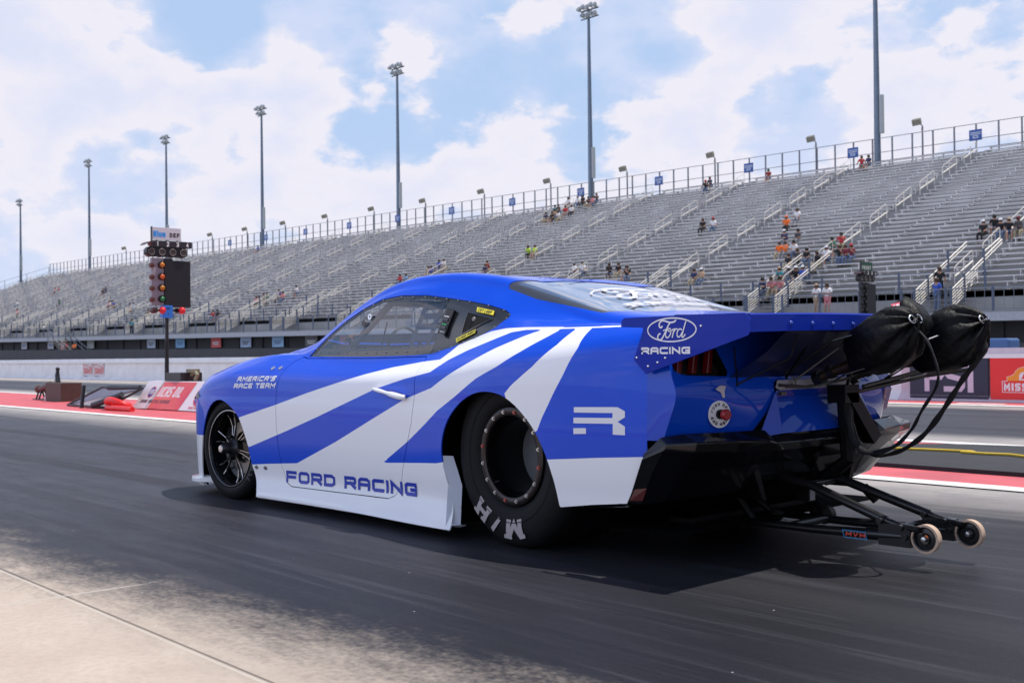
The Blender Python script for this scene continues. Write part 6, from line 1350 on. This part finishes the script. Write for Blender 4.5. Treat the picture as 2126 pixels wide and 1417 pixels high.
PEOPLE=[(45.93,33,'red','brown hair'),(45.31,33,'navy','black hair'),(27.88,9,'black','white cap'),(27.62,10,'black','black hair'),(26.94,9,'black','white cap'),(26.49,9,'black','tan cap'),(25.91,9,'dark grey','maroon cap'),(60.61,32,'black','red cap'),(60.62,33,'navy','brown hair'),(54.59,33,'dark red','green cap'),(52.05,17,'black','brown hair'),(51.11,17,'white','red cap'),(43.85,17,'white','brown hair'),(43.74,15,'orange','orange cap'),(41.72,11,'navy','white cap'),(40.8,11,'dark grey','black hair'),(40.7,8,'orange','brown hair'),(40.27,8,'orange','brown hair'),(39.67,8,'white','black cap'),(38.51,5,'black','brown hair'),(38.4,6,'dark grey','brown hair'),(37.72,6,'black','black hair'),(36.55,5,'black','brown hair'),(36.37,6,'white','white cap'),(36.84,8,'green','black hair'),(36.77,9,'red','black hair'),(35.53,6,'black','brown hair'),(35.12,6,'maroon','brown hair'),(34.71,6,'maroon','red cap'),(51.48,5,'black','brown hair'),(44.49,3,'navy','brown hair'),(43.92,3,'tan','white cap'),(37.56,2,'teal','tan cap'),(37.04,2,'grey','white cap'),(36.55,2,'black','white cap'),(36.03,2,'blue','white cap'),(37.65,0,'navy','black hair'),(37.13,0,'pink','brown hair'),(36.61,0,'pink','black cap'),(77.7,30,'teal','black hair'),(77.11,30,'dark grey','brown hair'),(75.56,29,'red','brown hair'),(74.73,29,'white','brown hair'),(78.17,33,'white','black cap'),(76.85,33,'white','grey cap'),(76.13,33,'black','black hair'),(74.69,32,'black','brown hair'),(74.12,32,'pink','brown hair'),(74.32,33,'dark grey','brown hair'),(76.64,27,'navy','black hair'),(75.79,27,'black','brown hair'),(76.24,28,'tan','brown hair'),(74.82,27,'white','brown hair'),(68.53,14,'lime yellow','brown hair'),(67.83,14,'lime yellow','brown hair'),(69.76,9,'navy','brown hair'),(70.2,10,'dark red','brown hair'),(58.04,7,'white','grey cap'),(57.21,7,'white','brown hair'),(53.79,6,'black','brown hair'),(52.97,6,'black','brown hair'),(51.53,5,'dark grey','black hair'),(78.64,12,'blue','brown hair'),(77.76,12,'white','brown hair'),(134.05,30,'blue','brown hair'),(95.92,7,'white','black hair'),(98.15,6,'purple','brown hair'),(96.16,5,'pink','brown hair'),(99.31,4,'navy','black hair'),(99.8,5,'grey','brown hair'),(99.15,5,'green','brown hair'),(99.87,4,'pink','brown hair'),(102.97,0,'red','brown hair'),(102.08,0,'black','black hair'),(80.35,8,'red','brown hair'),(79.44,8,'light blue','brown hair'),(77.83,10,'blue','brown hair'),(78.23,10,'tan','brown hair'),(180.45,18,'pink','brown hair'),(181.08,19,'red','white cap'),(183.9,12,'white','black hair'),(160.64,1,'white','brown hair'),(154.98,14,'black','black hair'),(155.83,15,'navy','brown hair'),(162.63,10,'green','black hair'),(140.31,7,'pink','brown hair'),(139.58,7,'white','black hair'),(138.86,7,'blue','brown hair'),(130.78,5,'grey','black hair'),(129.72,5,'light blue','black hair'),(120.75,2,'dark grey','brown hair')]
CLU=[(0,2,'of the top row pair by the nearest mast'),(2,7,'of the five seated near the right edge'),(7,9,'of the top row pair'),(9,10,'alone on the top row'),(10,12,'of the pair beside a handrail mid stand'),(12,14,'of the pair above the large right group'),
(14,29,'of the largest group'),(29,30,'beside the rail above the car roof'),(30,32,'of the pair by a stair rail'),(32,36,'of four in a row left of a stair'),(36,39,'of three by the front rail'),(39,53,'of the top group around the second mast'),
(53,55,'of the two in lime vests'),(55,57,'of the pair just above the car roof'),(57,59,'of the pair in white above the rear glass'),(59,62,'of the dark trio above rear glass'),(62,64,'of the pair above the car roof left'),(64,65,'alone near the top by a far mast'),(65,66,'alone low above the windscreen'),(66,72,'of the far group left of the car roof'),(72,74,'of the front row pair left of the car'),(74,78,'of the group above the door'),
(78,80,'of the pair high at far left'),(80,81,'alone at the far left edge'),(81,82,'low at the far left edge'),(82,84,'of the dark pair left of the light tree'),(84,85,'alone mid stand at far left'),(85,88,'of three left of the light tree'),(88,90,'of the pair next to the light tree'),(90,91,'just behind the light tree')]
ORD=['leftmost','second from left','third from left','fourth from left','fifth from left','sixth from left','seventh from left','eighth from left','ninth from left','tenth from left','eleventh from left','twelfth from left','thirteenth from left','fourteenth from left','fifteenth from left']
rnd=random.Random(11)
SEAT='spectators seated in the grandstand'
for a,c,desc in CLU:
    ids=sorted(range(a,c),key=lambda i:-PEOPLE[i][0])
    for n,i in enumerate(ids):
        S,row,sh_,hd=PEOPLE[i]; where=(ORD[n]+' '+desc) if c-a>1 else desc
        lab='%s top, %s, %s'%(sh_,hd,where)
        d=D0+DR*row+.47; z=Z0+ZR*row+.43
        person(rnd.choice(['sit','sit','sitlean','sitside']),(CAMPOS.x+S,CAMPOS.y-d,z+TILT*S),rad(rnd.uniform(-12,30)),sh_,rnd.choice(['denim','khaki','black','grey','denim']),hd,rnd.choice([0,0,1,1,2]),lab,SEAT,rnd.random()<.5)
ST=[(26.6,54.3,3.1,'black','black','black cap','standing person in all black on the stair near the right edge','stand',200,True),
(26.06,52.9,2.46,'blue','denim','brown hair','standing person in bright blue shirt on the walkway near the right edge','standfold',160,True),
(31.93,52.6,2.46,'white','pink','brown hair','standing person in white top and pink shorts, arms folded, on the walkway','standfold',10,False),
(32.62,52.7,2.46,'white','tan','tan cap','standing person in white shirt and tan hat on the walkway beside another','standfold',-5,False),
(170.9,60.0,5.3,'pink','black','brown hair','standing person in pink shirt and black trousers at the far left','stand',20,True),
(140.5,52.5,2.46,'white','black','white cap','standing person in white shirt and black trousers on the far left walkway','stand',-30,True),
(115.7,52.5,2.46,'teal','black','brown hair','standing person in teal shirt on the walkway left of the light tree','stand',60,True),
(126.6,49.8,.15,'red','black','brown hair','standing person in red shirt and dark trousers below the stand, left of the access stair','stand',0,True),
(124.4,49.8,.05,'orange','black','brown hair','standing person in orange red shirt beside the red placard below the stand','standfold',30,True)]
for S,d,z,sh_,lg,hd,lab,pose,rz,ln in ST: person(pose,(CAMPOS.x+S,CAMPOS.y-d,z+TILT*S),rad(rz),sh_,lg,hd,1 if S<60 else 0,lab,'spectators standing at the grandstand',ln)
